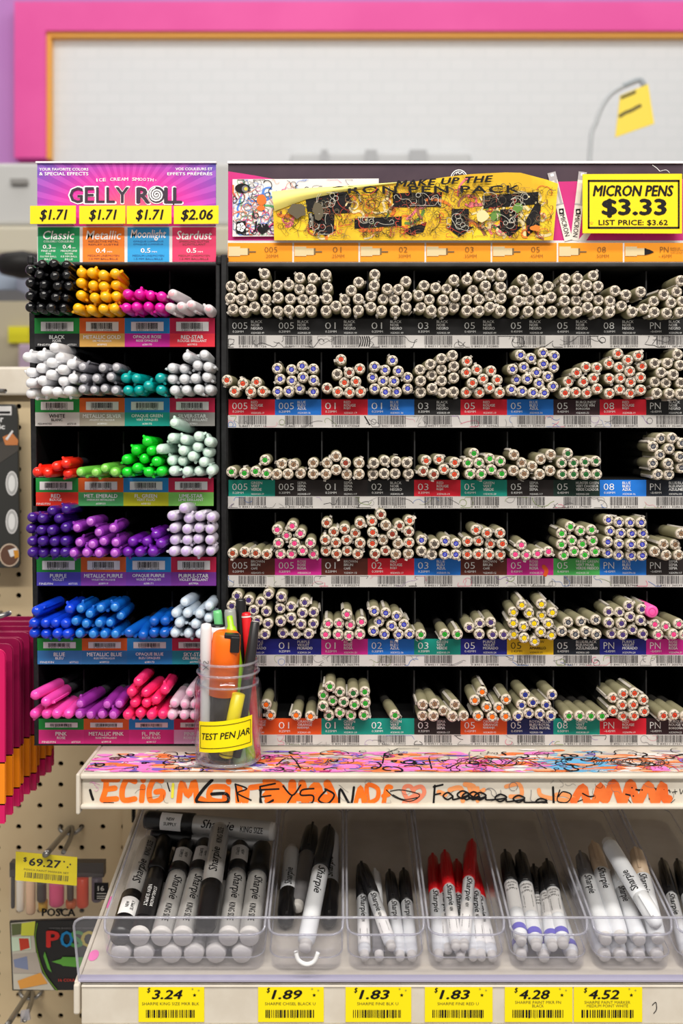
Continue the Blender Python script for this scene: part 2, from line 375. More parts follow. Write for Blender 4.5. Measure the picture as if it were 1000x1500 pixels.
for r in range(6):
    zt = W(0, GT[r] - 2, 1.0).z; a = W(GX[r] - 2, 0, 1.0).x; b = W(GX[r] + 268, 0, 1.0).x
    MB().box(a, b, 1.001, 1.168, zt - 0.0025, zt).build('shelf', BLKI, gr)
    for k in (1, 2, 3):
        x = GX[r] + GW * k
        MB().pbox(x - .9, x + .9, prev + 8, GT[r], 1.02, 0.145, 0).build('divider', BLKI, gr)
    prev = GB[r]
    for k in range(4):
        n1, n2, c = GN[r][k]; x0 = GX[r] + GW * k; x1 = x0 + GW; cx = (x0 + x1) / 2
        lb = MB().pbox(x0, x1, GT[r], GM[r], 1.0, 0.001, 0); lb.pbox(x0, x1, GM[r], GB[r], 1.0, 0.001, 1)
        lo = lb.build('bin_label', [col(HEADC[k]), col(c)], gr, label='%s label' % n1.replace('.', '').lower().replace('met ', 'metallic ').replace('fl ', 'fluorescent '))
        bc = MB(); bc.pbox(x0 + 9.5, x1 - 9, GT[r] + 5.5, GM[r] - 3.5, 1.0, 0.0, 0, 0.0003)
        barcode(bc, x0 + 17, x1 - 17, GT[r] + 7, GM[r] - 4, T1, 1, True, 0.0006, r * 9 + k); bc.build('barcode', [WHT, INK], lo)
        tx = MB(); ink = INK if n1 == 'WHITE' else WINK
        H = GB[r] - GM[r]
        tx.text(n1, cx, GM[r] + H * .27, 5.4, T1, maxw=56, bold=0.02, e=0.0004); tx.text(n2, cx, GM[r] + H * .55, 3.8, T1, maxw=54, bold=0.008, e=0.0004)
        if k == 0:
            tx.textl('MEDIUM/MOYEN' if n1 == 'WHITE' else 'FINE/FIN', x0 + 5, GM[r] + H * .85, 3, T1, w=20, e=0.0004); tx.textl(GC[r][k], x1 - 18, GM[r] + H * .85, 3, T1, w=13, e=0.0004)
        else: tx.text(GC[r][k], cx, GM[r] + H * .84, 3, T1, 14, e=0.0004)
        tx.build('lettering', ink, lo)
# header card
def burst():
    m = mat('sunburst print', (220, 60, 150), 0.4, 0, 0.35); nt = m.node_tree; b = nt.nodes['Principled BSDF']; N = nt.nodes.new; L = nt.links.new
    def M(op, a, bb=0.0, c=0.0):
        n = N('ShaderNodeMath'); n.operation = op
        for i, v in enumerate((a, bb, c)):
            if isinstance(v, (int, float)): n.inputs[i].default_value = v
            else: L(v, n.inputs[i])
        return n.outputs[0]
    tc = N('ShaderNodeTexCoord'); sp = N('ShaderNodeSeparateXYZ'); L(tc.outputs['Object'], sp.inputs[0])
    x, z = sp.outputs['X'], sp.outputs['Z']
    ang = M('ARCTAN2', z, x); ray = M('GREATER_THAN', M('SINE', M('MULTIPLY', ang, 46.0)), 0.1)
    d = M('SQRT', M('ADD', M('POWER', M('MULTIPLY', x, 0.8), 2.0), M('POWER', M('MULTIPLY', z, 1.25), 2.0)))
    rp = N('ShaderNodeValToRGB'); L(M('MULTIPLY', d, 10.0), rp.inputs[0]); e = rp.color_ramp.elements
    e[0].position = 0.0; e[0].color = rgb((236, 112, 92)); e[1].position = 0.9; e[1].color = rgb((84, 84, 180))
    for p, c in ((0.2, (232, 78, 124)), (0.38, (222, 42, 148)), (0.62, (164, 56, 166))):
        q = e.new(p); q.color = rgb(c)
    mx = N('ShaderNodeMixRGB'); mx.blend_type = 'ADD'; L(M('MULTIPLY', ray, M('MINIMUM', M('MULTIPLY', d, 2.2), 0.14)), mx.inputs[0]); L(rp.outputs[0], mx.inputs[1]); mx.inputs[2].default_value = rgb((230, 120, 190))
    L(mx.outputs[0], b.inputs['Base Color'])
    return m
hc = W(185, 316, 1.004)
hd = bpy.data.objects.new('header_sign', MB().poly([(54.5, 239), (316, 239), (316, 331), (54.5, 331)], 1.004, 0.0025).mesh('header_sign', burst(), hc)); COL.objects.link(hd)
hd.parent = gr; hd.location = hc - gr.location
MB().poly([(53, 237), (317, 237), (317, 239.3), (53, 239.3)], 1.004, 0.006, 0, 0.002).build('acrylic_edge', mat('white acrylic edge', (236, 232, 236), 0.2), hd)
TH = front(1.004); hx_ = MB()
for tx_, x, y, hh, w in (("YOUR FAVORITE COLORS", 57.5, 248, 4, 72), ("& SPECIAL EFFECTS", 57.5, 254.6, 4.8, 72), ("VOS COULEURS ET", 257, 247.6, 4, 54), ("EFFETS PRÉFÉRÉS", 245, 254.2, 5.2, 66)):
    hx_.textl(tx_, x, y, hh, TH, w=w, bold=0.012)
for i, ch in enumerate("ICE CREAM SMOOTH*"):
    if ch != ' ':
        u = i / 16 - .5; hx_.text(ch, 185 + u * 86, 262.5 + 6 * u * u, 4.6 if ch != '*' else 2, TH, 4.2 if ch not in 'IM*' else {'I': 1.2, 'M': 5.4, '*': 2}[ch], bold=0.015, rot=u * .22)
hx_.build('lettering', WINK, hd)
lg = MB()
gx = [(102, 121.5, 'G'), (124.5, 138, 'E'), (141, 153.5, 'L'), (156, 168.5, 'L'), (169.5, 189, 'Y')]
for a, b, ch in gx: lg.text(ch, (a + b) / 2, 286, 25.5, TH, b - a + 2, 0, 0.055, e=0.0004)
for a, b, ch in gx: lg.text(ch, (a + b) / 2, 286, 22.5, TH, b - a - 1, 1, 0.03, e=0.0007)
rx = [(201, 219, 'R'), (241.5, 254, 'L'), (254.5, 266, 'L')]
for a, b, ch in rx: lg.text(ch, (a + b) / 2, 286.5, 25.5, TH, b - a + 2.5, 0, 0.075, e=0.0004)
for a, b, ch in rx: lg.text(ch, (a + b) / 2, 286.5, 22.5, TH, b - a, 1, 0.065, e=0.0007)
def disc(mb, cx, cy, r, to3, mi, e, n=28): mb.face([(cx + r * math.cos(2 * PI * k / n), cy + r * math.sin(2 * PI * k / n)) for k in range(n)], to3, mi, e)
disc(lg, 229.5, 285.5, 13.4, TH, 0, 0.0005); disc(lg, 229.5, 285.5, 12, TH, 1, 0.0008)
lg.stroke([(229.5 + (1 + k * .31) * math.cos(k * .55), 285.5 + (1 + k * .31) * math.sin(k * .55)) for k in range(32)], 2.1, TH, 0, 0.0011, 1)
lg.build('logo', [WINK, mat('plum ink', (46, 24, 48), 0.5)], hd)
PAN = [("Classic", (22, 146, 88), WINK), ("Metallic", (238, 128, 36), WINK), ("Moonlight", (44, 158, 222), WINK), ("Stardust", (222, 58, 104), WINK)]
PT = [["COLORS / COULEURS"], ["REFLECTIVE METAL", "REFLET LUSTRÉ"], ["OPAQUE LUMINOUS", "OPAQUES LUMINEUX"], ["SPARKLING GLITTER", "SCINTILLANT"]]
MB().pbox(54.5, 316, 331, 384, 1.004, 0.002, 0, -0.0003).build('panel_backing', WHT, gr)
for k in range(4):
    x0 = 55.5 + 65.6 * k; x1 = x0 + (61 if k < 3 else 64); n, c, ink = PAN[k]; cx = (x0 + x1) / 2
    p = MB().pbox(x0, x1, 333, 383.5, 1.004, 0.001).build('header_panel', col(c), gr, label='%s panel' % {0: 'green', 1: 'orange', 2: 'blue', 3: 'red'}[k])
    tx = MB(); hgt = 13 if n != 'Moonlight' else 16
    tx.text(n, cx, 344.5, hgt, TH, 46 if k == 0 else 52, 0, 0.012, 0.18)
    for i, q in enumerate(PT[k]): tx.text(q, cx, 353.8 + i * 4.2, 2.9, TH, 44 if len(q) > 12 else 34, 1 if k else 0)
    if k == 0:
        for xx, v in ((cx - 15, '0.3'), (cx + 14, '0.4')):
            tx.text(v, xx - 2, 361.5, 5.6, TH, 12, 0, 0.02); tx.text('MM', xx + 8, 363.3, 1.8, TH, 5)
        for i, (u, v) in enumerate((("FINE LINE", "MEDIUM LINE"), ("FIN", "MOYEN"), ("0.6 MM BALL", "0.8 MM BALL"), ("BILLE", "BILLE"))):
            for xx, q in ((cx - 15, u), (cx + 15, v)): tx.text(q, xx, 367.6 + i * 4.1, 2.7, TH, min(24, 2.3 * len(q)))
    else:
        tx.text('0.4' if k == 1 else '0.5', cx - 4, 367, 6.6, TH, 14, 0, 0.02); tx.text('MM', cx + 9, 369, 2.2, TH, 7)
        tx.text("MEDIUM LINE/MOYEN", cx, 374.5, 3, TH, 46, 1); tx.text("1.0 MM BALL/BILLE", cx, 379.2, 3, TH, 42, 1)
    tx.build('lettering', [WINK, mat('dim print', (110, 60, 50), 0.6) if k != 2 else mat('dim blue print', (20, 90, 150), 0.6)], p)
# price tags on the header
for k, (x0, x1, pr) in enumerate(((44, 111, '$1.71'), (116, 183.5, '$1.71'), (185.5, 251, '$1.71'), (254.5, 320, '$2.06'))):
    o = MB().poly([(x0, 301.5), (x1, 301), (x1, 327.5), (x0, 328)], 0.992, 0.0008, 0, 0).build('price_tag', YEL, None, W((x0 + x1) / 2, 328, 0.992),
        label=['yellow $1.71 price tag above the green panel, far left', 'yellow $1.71 price tag above the orange panel', 'yellow $1.71 price tag above the blue panel', 'yellow $2.06 price tag above the red panel'][k], cat='price tag', group='price tags on the gel pen header')
    tx = MB(); T = front(0.992); cx = (x0 + x1) / 2 + 1
    tx.text(pr, cx, 315.5, 17, T, 40 if k < 3 else 46, 0, 0.036, 0.22); tx.build('price', INK, o)
    MB().poly([(x0 + 6, 303), (x1 - 6, 303), (x1 - 6, 326), (x0 + 6, 326)], 0.9932, 0.0105).build('mount_pad', WHT, o)
# ------------------------------------------------------------------ fineliner rack (right)
LT = [467, 585, 703, 818, 936, 1052.5]; LB = [491, 608, 727, 842.5, 959, 1076]; BB = [510, 626.5, 745, 860, 976, 1092]
MX0, MW = 334.6, 67.95
CC = {'BLACK': (26, 25, 27), 'RED': (212, 18, 44), 'BLUE': (20, 112, 208), 'BURGUNDY': (48, 22, 30), 'GREEN': (0, 140, 124), 'SEPIA': (36, 28, 28), 'HUNTER GREEN': (18, 46, 38),
      'BLUE/BLACK': (22, 28, 40), 'BROWN': (92, 34, 22), 'ROSE': (210, 32, 146), 'FRESH GREEN': (70, 172, 84), 'PURPLE': (24, 28, 130), 'YELLOW': (232, 186, 10), 'ORANGE': (226, 82, 24), 'ROYAL BLUE': (22, 34, 92)}
TR = {'BLACK': ('NOIR', 'NEGRO'), 'RED': ('ROUGE', 'ROJO'), 'BLUE': ('BLEU', 'AZUL'), 'BURGUNDY': ('ROUGE VIN', 'BORGOÑA'), 'GREEN': ('VERT', 'VERDE'), 'SEPIA': ('SEPIA', 'SEPIA'), 'HUNTER GREEN': ('VERT CHASSEUR', 'VERDE CAZADOR'),
      'BLUE/BLACK': ('BLEU/NOIR', 'AZUL/NEGRO'), 'BROWN': ('BRUN', 'CAFÉ'), 'ROSE': ('ROSE', 'ROSA'), 'FRESH GREEN': ('VERT FRAIS', 'VERDE FRESCO'), 'PURPLE': ('VIOLET', 'MORADO'), 'YELLOW': ('JAUNE', 'AMARILLO'), 'ORANGE': ('ORANGE', 'NARANJA'), 'ROYAL BLUE': ('BLEU ROYAL', 'AZUL ROYAL')}
MM = {'005': '0.20MM', '01': '0.25MM', '02': '0.30MM', '03': '0.35MM', '05': '0.45MM', '08': '0.50MM', 'PN': '~0.45MM'}
CD = {'BLACK': '49', 'RED': '19', 'BLUE': '36', 'BURGUNDY': '22', 'GREEN': '29', 'SEPIA': '117', 'HUNTER GREEN': '230', 'BLUE/BLACK': '243', 'BROWN': '12', 'ROSE': '21', 'FRESH GREEN': '32', 'PURPLE': '24', 'YELLOW': '03', 'ORANGE': '05', 'ROYAL BLUE': '138'}
ROWS = ["005 BLACK,005 BLACK,01 BLACK,01 BLACK,03 BLACK,05 BLACK,05 BLACK,05 BLACK,08 BLACK,PN BLACK",
        "005 RED,005 BLUE,01 RED,01 BLUE,03 BLACK,05 RED,05 BLUE,05 BURGUNDY,08 RED,PN BLACK",
        "005 GREEN,005 SEPIA,01 SEPIA,02 BLACK,03 RED,05 GREEN,05 SEPIA,05 HUNTER GREEN,08 BLUE,PN BLUE/BLACK",
        "005 BROWN,005 ROSE,01 BROWN,02 RED,03 BLUE,05 BROWN,05 ROSE,05 FRESH GREEN,PN BLUE,PN SEPIA",
        "005 PURPLE,01 PURPLE,01 ROSE,02 BLUE,03 GREEN,05 PURPLE,05 YELLOW,05 BLUE/BLACK,PN PURPLE,PN ROSE",
        "005 ORANGE,01 ORANGE,01 GREEN,02 GREEN,03 SEPIA,05 ORANGE,05 ROYAL BLUE,08 GREEN,PN RED,PN BURGUNDY"]
BINS = [[tuple(q.split(' ', 1)) for q in r.split(',')] for r in ROWS]
mr = empty('fineliner_rack', W(670, 1092.5, 1.085), 'wide black ten-column rack of beige fineliners with colour-coded bin labels', 'pen rack')
MB().pbox(325.5, 334, 376, 1092.3, 1.0, 0.17).build('side_panel', BLK, mr, bevel=0.001)
MB().pbox(1014.5, 1024, 376, 1092.3, 1.0, 0.17).build('side_panel', BLK, mr, bevel=0.001)
MB().pbox(324.6, 333, 374, 1090, 1.003, 0.002, 0, 0.006).pbox(326, 330.5, 420, 445, 1.0, 0.001, 1, 0.0025).build('side_rail', [BLK, mat('dark hinge plastic', (52, 52, 54), 0.4)], mr, bevel=0.0008)
MB().pbox(331, 1024, 384, 390.5, 1.0, 0.17).build('top_bar', noisy('dark grey plastic', (42, 42, 44), (52, 52, 54), 60, 0.45), mr, bevel=0.001)
a_, b_ = W(326, 386, 1.0), W(1023, 1091, 1.0); MB().box(a_.x, b_.x, 1.164, 1.168, b_.z, a_.z).build('back_panel', BLKI, mr)
SCR = [INK, col((150, 110, 180)), col((225, 110, 140)), col((80, 120, 190)), col((130, 150, 80)), GINK, col((220, 130, 60))]
for r in range(6):
    zt = W(0, LT[r] - 2, 1.0).z
    MB().box(W(331, 0, 1.0).x, W(1020, 0, 1.0).x, 1.001, 1.168, zt - 0.0025, zt).build('shelf', BLKI, mr)
    top = 391 if r == 0 else BB[r - 1]
    for k in range(1, 10):
        x = MX0 + MW * k + (0, 0, 0.7, 0.5, 1.2, 0)[r]
        MB().pbox(x - .9, x + .9, top + 6, LT[r], 1.015, 0.15).build('divider', mat('divider plastic', (30, 30, 32), 0.5), mr)
    bs = MB().pbox(MX0 - .8, 1014, LB[r], BB[r], 1.0, 0.0012).build('barcode_strip', noisy('scuffed white strip', (206, 202, 200), (216, 212, 210), 30, 0.5), mr)
    ct = empty
    rr = random.Random(500 + r); sc = MB()
    for k in range(10):
        num, cn = BINS[r][k]; x0 = MX0 + MW * k; x1 = x0 + MW
        lb = MB().pbox(x0, x1, LT[r], LB[r], 1.0, 0.001).build('bin_label', col(CC[cn]), mr, label='%s label reading %s' % (cn.lower().replace('/', '-'), num))
        ink = INK if cn == 'YELLOW' else WINK
        tx = MB(); H = LB[r] - LT[r]
        tx.textl(num, x0 + 5.5, LT[r] + H * .42, 9.6, T1, w=6.9 * len(num) + 1.5, bold=-0.012)
        tx.textl(MM[num], x0 + 6, LT[r] + H * .78, 3.1, T1, w=16, e=0.0003, bold=-0.004)
        for i, q in enumerate((cn,) + TR[cn]): tx.textl(q, x0 + 33, LT[r] + H * (.18 + .2 * i), 3.8, T1, maxw=33, bold=(0.0, 0.012, 0.03)[i])
        tx.textl('XSDK%s-%s' % (num, CD[cn]), x0 + 33, LT[r] + H * .86, 2.6, T1, w=19, bold=-0.004)
        tx.build('lettering', ink, lb)
        bx = MB(); barcode(bx, x0 + 15, x0 + 56, LB[r] + .8, BB[r] - 1.5, T1, 0, True, 0.0004, r * 31 + k); bx.build('barcode', mat('barcode ink', (70, 66, 68), 0.6), bs)
        # marker doodles between the barcodes
        for q in range(rr.randint(2, 4)):
            mi = 0 if r == 0 else rr.choice((0, 0, 5, 1, 2, 3, 4, 5))
            cx, cy = x0 + rr.uniform(-3, 10) if k else x0 + 8, rr.uniform(LB[r] + 5, BB[r] - 5)
            P = clampp(curl(rr, cx, cy, rr.randint(6, 16), 3.4), MX0, 1013, LB[r] + 1.5, BB[r] - 1.5)
            sc.stroke(P, rr.choice((.35, .5, .7)), T1, mi, n=4, caps=False)
    if r == 0:
        for q in range(5): sc.stroke([(527 + q * 3.2, 493), (528.5 + q * 3.2, 499), (526.5 + q * 3.4, 507)], 1.6, T1, 0)
    if r == 1: sc.stroke([(534, 610), (537, 615), (541, 622)], 1.8, T1, 0)
    sc.build('doodles', SCR, bs)
lb = [o for o in mr.children if o.get('label') == 'rose label reading 05'][0]
MB().stroke([(796, 830), (800, 836), (798, 842)], 6, T1, 0).build('orange_smear', col((236, 92, 30)), lb)
# header
TD = front(1.004)
hm = MB().pbox(334, 1016, 239, 353, 1.004, 0.003).build('header_sign', noisy('plum printed card', (58, 40, 54), (66, 48, 60), 30, 0.45), mr)
MB().pbox(333.5, 1017, 236.5, 240, 1.004, 0.006, 0, 0.002).build('acrylic_edge', mat('white acrylic edge'), hm)
mg = MB(); mg.poly([(334, 251), (372, 257), (430, 268), (430, 352.5), (334, 352.5)], 1.004, 0.0002, 0, 0.0003); mg.build('magenta_panel', noisy('magenta print', (196, 36, 118), (204, 40, 126), 20, 0.45), hm); mg = MB(); mg.poly([(780, 267), (1016, 262), (1016, 352.5), (780, 352.5)], 1.004, 0.0002, 0, 0.0003)
mg.build('magenta_panel', noisy('magenta print', (196, 36, 118), (204, 40, 126), 20, 0.45), hm)
pe = MB(); PR = [col((226, 218, 208)), col((172, 166, 170)), INK, col((236, 234, 236))]
def ppen(mb, x0, y0, x1, y1, w, e):
    dx, dy = x1 - x0, y1 - y0; d = math.hypot(dx, dy); ux, uy = dx / d, dy / d; nx, ny = -uy * w / 2, ux * w / 2
    def seg(a, b, mi, k=1.0, o=0.0, ee=0.0): mb.face([(x0 + ux * a + nx * (k + o), y0 + uy * a + ny * (k + o)), (x0 + ux * b + nx * (k + o), y0 + uy * b + ny * (k + o)), (x0 + ux * b - nx * (k - o), y0 + uy * b - ny * (k - o)), (x0 + ux * a - nx * (k - o), y0 + uy * a - ny * (k - o))], TD, mi, e + ee)
    seg(0, d, 0); seg(0, 12, 1, 1, 0, .0001); seg(2, 6, 3, .4, 0, .0002); seg(12, 48, 1, .3, -.5, .0001); seg(47, 49, 1, 1, 0, .0002)
    mb.text('MICRON', x0 + ux * 80, y0 + uy * 80, 7, TD, 32, 2, 0, 0, 1, e + .0003, math.atan2(dy, dx))
    q = (x0 + ux * 59, y0 + uy * 59); mb.face([(q[0] - 3.4, q[1] - 4), (q[0] + 3.4, q[1] - 4.6), (q[0] + 4, q[1] + 3.6), (q[0] - 3, q[1] + 4)], TD, 2, e + .0003); disc(mb, q[0], q[1], 2, TD, 0, e + .0004, 10)
ppen(pe, 870, 357, 846, 252, 12, 0.0005); pe.v = []; pe.f = []; pe.m = []; pe.sm = []
ppen(pe, 853, 252, 841, 352.5, 12, 0.0008); ppen(pe, 807, 253, 832, 352.5, 12, 0.0012)
pe.poly([(846, 352.5), (858, 338), (868, 338), (858, 352.5)], 1.004, 0.0001, 0, 0.0006)
pe.build('pen_picture', PR, hm)
em = MB(); n = 26
em.stroke([(672 + 12 * math.cos(k / n * 6.29), 262 + 13 * math.sin(k / n * 6.29)) for k in range(n + 1)], 1.3, TD, 0, 0.0004, 1)
em.stroke([(672 + 9.5 * math.cos(k / n * 6.29), 262 + 10.5 * math.sin(k / n * 6.29)) for k in range(n + 1)], .8, TD, 0, 0.0004, 1)
em.stroke([(668, 255), (670, 252), (673, 255), (677, 252)], 1, TD, 0, 0.0004); em.stroke([(955, 242), (961, 246), (966, 251)], .9, TD, 0, 0.0004); em.stroke([(966, 251), (975, 249), (980, 253)], .6, TD, 0, 0.0004)
em.build('emblem', WINK, hm)
# orange size strip
st = MB().pbox(333.5, 1016, 352.5, 385, 1.004, 0.004, 0, 0.0005).build('size_strip', WHT, mr)
oc = MB(); lt_ = MB(); nib = MB(); BEI = col((216, 196, 152)); x = 333.8
SZ = ['005', '01', '02', '03', '05', '08', 'PN']; S2 = ['.20MM', '.25MM', '.30MM', '.35MM', '.45MM', '.50MM', '~.45MM']
for k in range(7):
    x0 = 333.8 + 96.7 * k + (0 if k == 0 else 0); x1 = x0 + 94.2
    if k == 6: x1 = 1015
    oc.pbox(x0, x1, 356, 383.6, 1.004, 0.0003, 0, 0.0009)
    nib.pbox(x0 + 1, x0 + 18, 361.5, 375.5, 1.004, 0.0003, 0, 0.0014); nib.pbox(x0 + 18, x0 + 29, 364, 374, 1.004, 0.0003, 0, 0.0014); nib.pbox(x0 + 29, x0 + 31.5, 364, 373, 1.004, 0.0003, 1 if k != 6 else 2, 0.0014)
    nib.pbox(x0 + 31.5, x0 + 41, 368.2, 370, 1.004, 0.0002, 1, 0.0014)
    if k == 6: nib.poly([(x0 + 29, 364), (x0 + 37, 366.5), (x0 + 43, 369.5), (x0 + 37, 372), (x0 + 29, 374)], 1.004, 0.0002, 2, 0.0016)
    cx = x0 + 63 if k < 6 else x0 + 58
    lt_.text(SZ[k], cx, 366, 8, TD, 6.2 * len(SZ[k]), 0, -0.012, e=0.0016); lt_.text(S2[k], cx + 1, 375.5, 5, TD, 19, 0, -0.012, e=0.0016)
    if k == 6:
        for i, q in enumerate(('PLASTIC NIB', 'POINTE DE PLASTIQUE', 'PUNTA DE PLÁSTICO')): lt_.textl(q, cx + 9, 364 + i * 3.2, 2.3, TD, w=(14, 26, 23)[i], e=0.0016)
oc.build('orange_cell', noisy('orange print', (240, 148, 22), (244, 154, 28), 20, 0.4), st); nib.build('nib_picture', [BEI, col((120, 96, 60)), INK], st); lt_.build('lettering', col((122, 80, 24)), st)
# $3.33 sign
YS = 0.994; TS = front(YS)
o = MB().poly([(853, 255), (998.5, 254.5), (998.5, 342), (853, 341.5)], YS, 0.001).build('price_sign', YEL, None, W(926, 342, YS), label='large yellow $3.33 sign with black border on the right header', cat='price sign')
tx = MB()
for a in ((860.5, 995, 263.5, 266.3), (860.5, 995, 332.3, 335), (860.5, 863, 263.5, 335), (992.4, 995, 263.5, 335)): tx.face([(a[0], a[2]), (a[1], a[2]), (a[1], a[3]), (a[0], a[3])], TS, 0, 0.0003)
tx.text('MICRON PENS', 927, 279.5, 15.5, TS, 117, 0, 0.05, 0.2); tx.text('$3.33', 928.5, 305, 26, TS, 92, 0, 0.05); tx.text('LIST PRICE: $3.62', 927, 326.5, 8.6, TS, 101, 0, 0.02)
tx.build('lettering', INK, o)
MB().pbox(880, 975, 270, 330, YS + 0.0012, 0.0085).build('mount_pad', WHT, o)
for k in range(5):
    pass
tx = MB(); tx.poly([(866 + 3.2 * (1 if k % 2 == 0 else .45) * math.sin(k * PI / 5), 326.5 - 3.2 * (1 if k % 2 == 0 else .45) * math.cos(k * PI / 5)) for k in range(10)], YS, 0.0001, 0, 0.0003); tx.build('star', col((222, 182, 30)), o)
MB().box(W(999, 0, .99).x, W(1003, 0, .99).x, .9895, .9915, W(0, 380, .99).z, W(0, 235, .99).z).build('acrylic_post', clear('clear acrylic'), mr)
# scribbled white sheet and torn yellow poster tucked in the header
YQ = 1.0008; TQ = front(YQ)
pd = MB().poly([(340.5, 262.5), (554.5, 261.5), (554.5, 345), (340.5, 346.5)], YQ, 0.0006).build('test_sheet', mat('white paper', (228, 222, 220), 0.7), None, W(447, 346, YQ), label='white paper sheet covered in pen doodles behind the yellow poster', cat='paper sheet')
rr = random.Random(4); DC = [INK, col((225, 60, 130)), col((240, 110, 30)), col((230, 200, 60)), col((90, 170, 110)), col((80, 130, 210)), col((160, 110, 190)), col((205, 60, 50)), GINK]
sc = MB()
for q in range(13):
    P = clampp(curl(rr, rr.uniform(344, 420), rr.uniform(266, 340), 8, 6), 341.5, 553, 263.5, 344); sc.stroke(P, rr.uniform(1.2, 3), TQ, rr.choice((1, 2, 3, 4, 5, 6, 1, 2)), n=3)
for q in range(120):
    xm = 400 if q < 75 else 548
    P = clampp(curl(rr, rr.uniform(344, xm), rr.uniform(265, 342), rr.randint(7, 16), 3.6, 1.2), 341.5, 553, 263.5, 344); sc.stroke(P, rr.choice((.4, .5, .6, 1.0)), TQ, rr.choice((0, 0, 0, 0, 0, 1, 8, 2, 5, 4)), n=3, caps=False)
for cx, cy, rx_, ry_ in ((355, 276, 11, 7), (383, 293, 7, 8), (382, 305, 6, 4)):
    sc.e += 0.00001; sc.face([(cx + rx_ * math.cos(k * PI / 8), cy + ry_ * math.sin(k * PI / 8)) for k in range(16)], TQ, 0 if cx == 355 else 2, 0.0003 + sc.e)
sc.e += 0.00001; disc(sc, 359, 277, 5, TQ, 8, 0.0003 + sc.e, 12); disc(sc, 360, 277, 2.6, TQ, 3, 0.00032 + sc.e, 12)
# flower tile, heart
sc.e += 0.00001; sc.face([(346, 325), (360, 324), (360, 342), (346, 342)], TQ, 0, 0.0003 + sc.e)
for k in range(5): disc(sc, 353 + 3.6 * math.cos(k * 1.257), 333 + 4 * math.sin(k * 1.257), 3, TQ, 9, 0.00032 + sc.e, 10)
sc.face([(376, 337), (380, 330), (385, 334), (391, 328), (395, 335), (384, 344)], TQ, 0, 0.0003 + sc.e)
sc.text('Jay', 381, 332, 15, TQ, 20, 0, 0.05, 0.1, e=0.00034 + sc.e)
sc.build('doodles', DC + [WINK], pd)
YZ = 0.9978; TZ = front(YZ)
yp = MB(); out = [(400, 308), (401.5, 352), (810, 352), (817, 269), (800, 263), (762, 253), (740, 252.5), (690, 255), (655, 259), (600, 267), (552, 271), (500, 279), (450, 291), (420, 301)]
yo = yp.poly(out, YZ, 0.0008).build('torn_poster', noisy('worn yellow poster paper', (214, 168, 18), (240, 202, 34), 26, 0.6), None, W(606, 352, YZ), label='torn yellow poster covered in scribbles, top left corner curled over', cat='poster')
cr = MB(); A = [(398, 281), (440, 276.5), (500, 273), (556, 269), (600, 266)]; B = [(402, 310), (446, 293), (500, 281.5), (552, 272.5), (600, 266.5)]
va = []; 
for i, (a, b) in enumerate(zip(A, B)):
    for t in range(5):
        u = t / 4; va.append(front(YZ)(a[0] + (b[0] - a[0]) * u, a[1] + (b[1] - a[1]) * u, 0.001 + 0.0045 * math.sin(PI * u) * (1 - i / 4)))
cr.add(va, [(i * 5 + t, i * 5 + t + 1, i * 5 + t + 6, i * 5 + t + 5) for i in range(4) for t in range(4)], 0, True); cr.build('curled_corner', mat('pale yellow paper back', (250, 236, 130), 0.6), yo)
sc = MB()
def inside(x, y):
    c = False; n = len(out)
    for i in range(n):
        x1, y1 = out[i]; x2, y2 = out[(i + 1) % n]
        if (y1 > y) != (y2 > y) and x < (x2 - x1) * (y - y1) / (y2 - y1) + x1: c = not c
    return c
def keep(P):
    Q = []
    for p in P:
        if not (inside(p[0] - 2, p[1] - 2) and inside(p[0] + 2, p[1] + 2)): break
        Q.append(p)
    return Q
rr = random.Random(21); PC = [INK, col((90, 80, 60)), col((220, 120, 30)), col((200, 60, 40)), col((90, 130, 50)), col((150, 90, 60)), col((225, 205, 150)), col((200, 195, 180)), col((70, 170, 50)), col((235, 120, 130))]
# soft coloured patches first
for q in range(70):
    P = keep(curl(rr, rr.uniform(410, 808), rr.uniform(285, 348), 7, 5, 1.0))
    if len(P) > 3: sc.stroke(P, rr.uniform(2, 5), TZ, rr.choice((2, 2, 5, 6, 6, 4, 9)), n=3)
blk = [[(447, 290), (508, 281), (515, 295), (512, 312), (478, 314), (450, 310)], [(575, 283), (647, 282), (646, 303), (575, 304)], [(519, 320), (588, 317), (588, 331), (519, 335)],
       [(452, 312), (458, 312), (458, 336), (452, 336)], [(456, 314), (490, 312), (489, 336), (493, 337), (477, 346), (456, 336)],
       [(661, 306), (686, 306), (686, 332), (694, 332), (672, 347), (652, 332), (661, 330)], [(732, 307), (758, 306), (758, 332), (765, 332), (746, 347), (726, 332), (732, 330)],
       [(706, 287), (788, 281), (788, 299), (708, 306)], [(785, 296), (792, 300), (790, 330), (771, 348), (770, 322)], [(590, 337), (625, 325), (620, 340), (600, 345)]]
for b in blk: sc.e += 0.000004; sc.face(b, TZ, 0, 0.0002 + sc.e)
for q in range(680):
    P = keep(curl(rr, rr.uniform(404, 808), rr.uniform(272, 350), rr.randint(6, 13), 2.8, 1.3))
    if len(P) > 3: sc.stroke(P, rr.choice((.35, .45, .5, .8)), TZ, rr.choice((0, 0, 0, 0, 1, 1, 5, 3)), n=3, caps=False)
for b in blk[:8]:
    xs = [p[0] for p in b]; ys = [p[1] for p in b]
    for q in range(5):
        P = clampp(curl(rr, (min(xs) + max(xs)) / 2 + rr.uniform(-.3, .3) * (max(xs) - min(xs)), (min(ys) + max(ys)) / 2, 12, 4, 1.4), min(xs) + 2, max(xs) - 2, min(ys) + 2, max(ys) - 2); sc.stroke(P, .5, TZ, 7, n=3, caps=False)
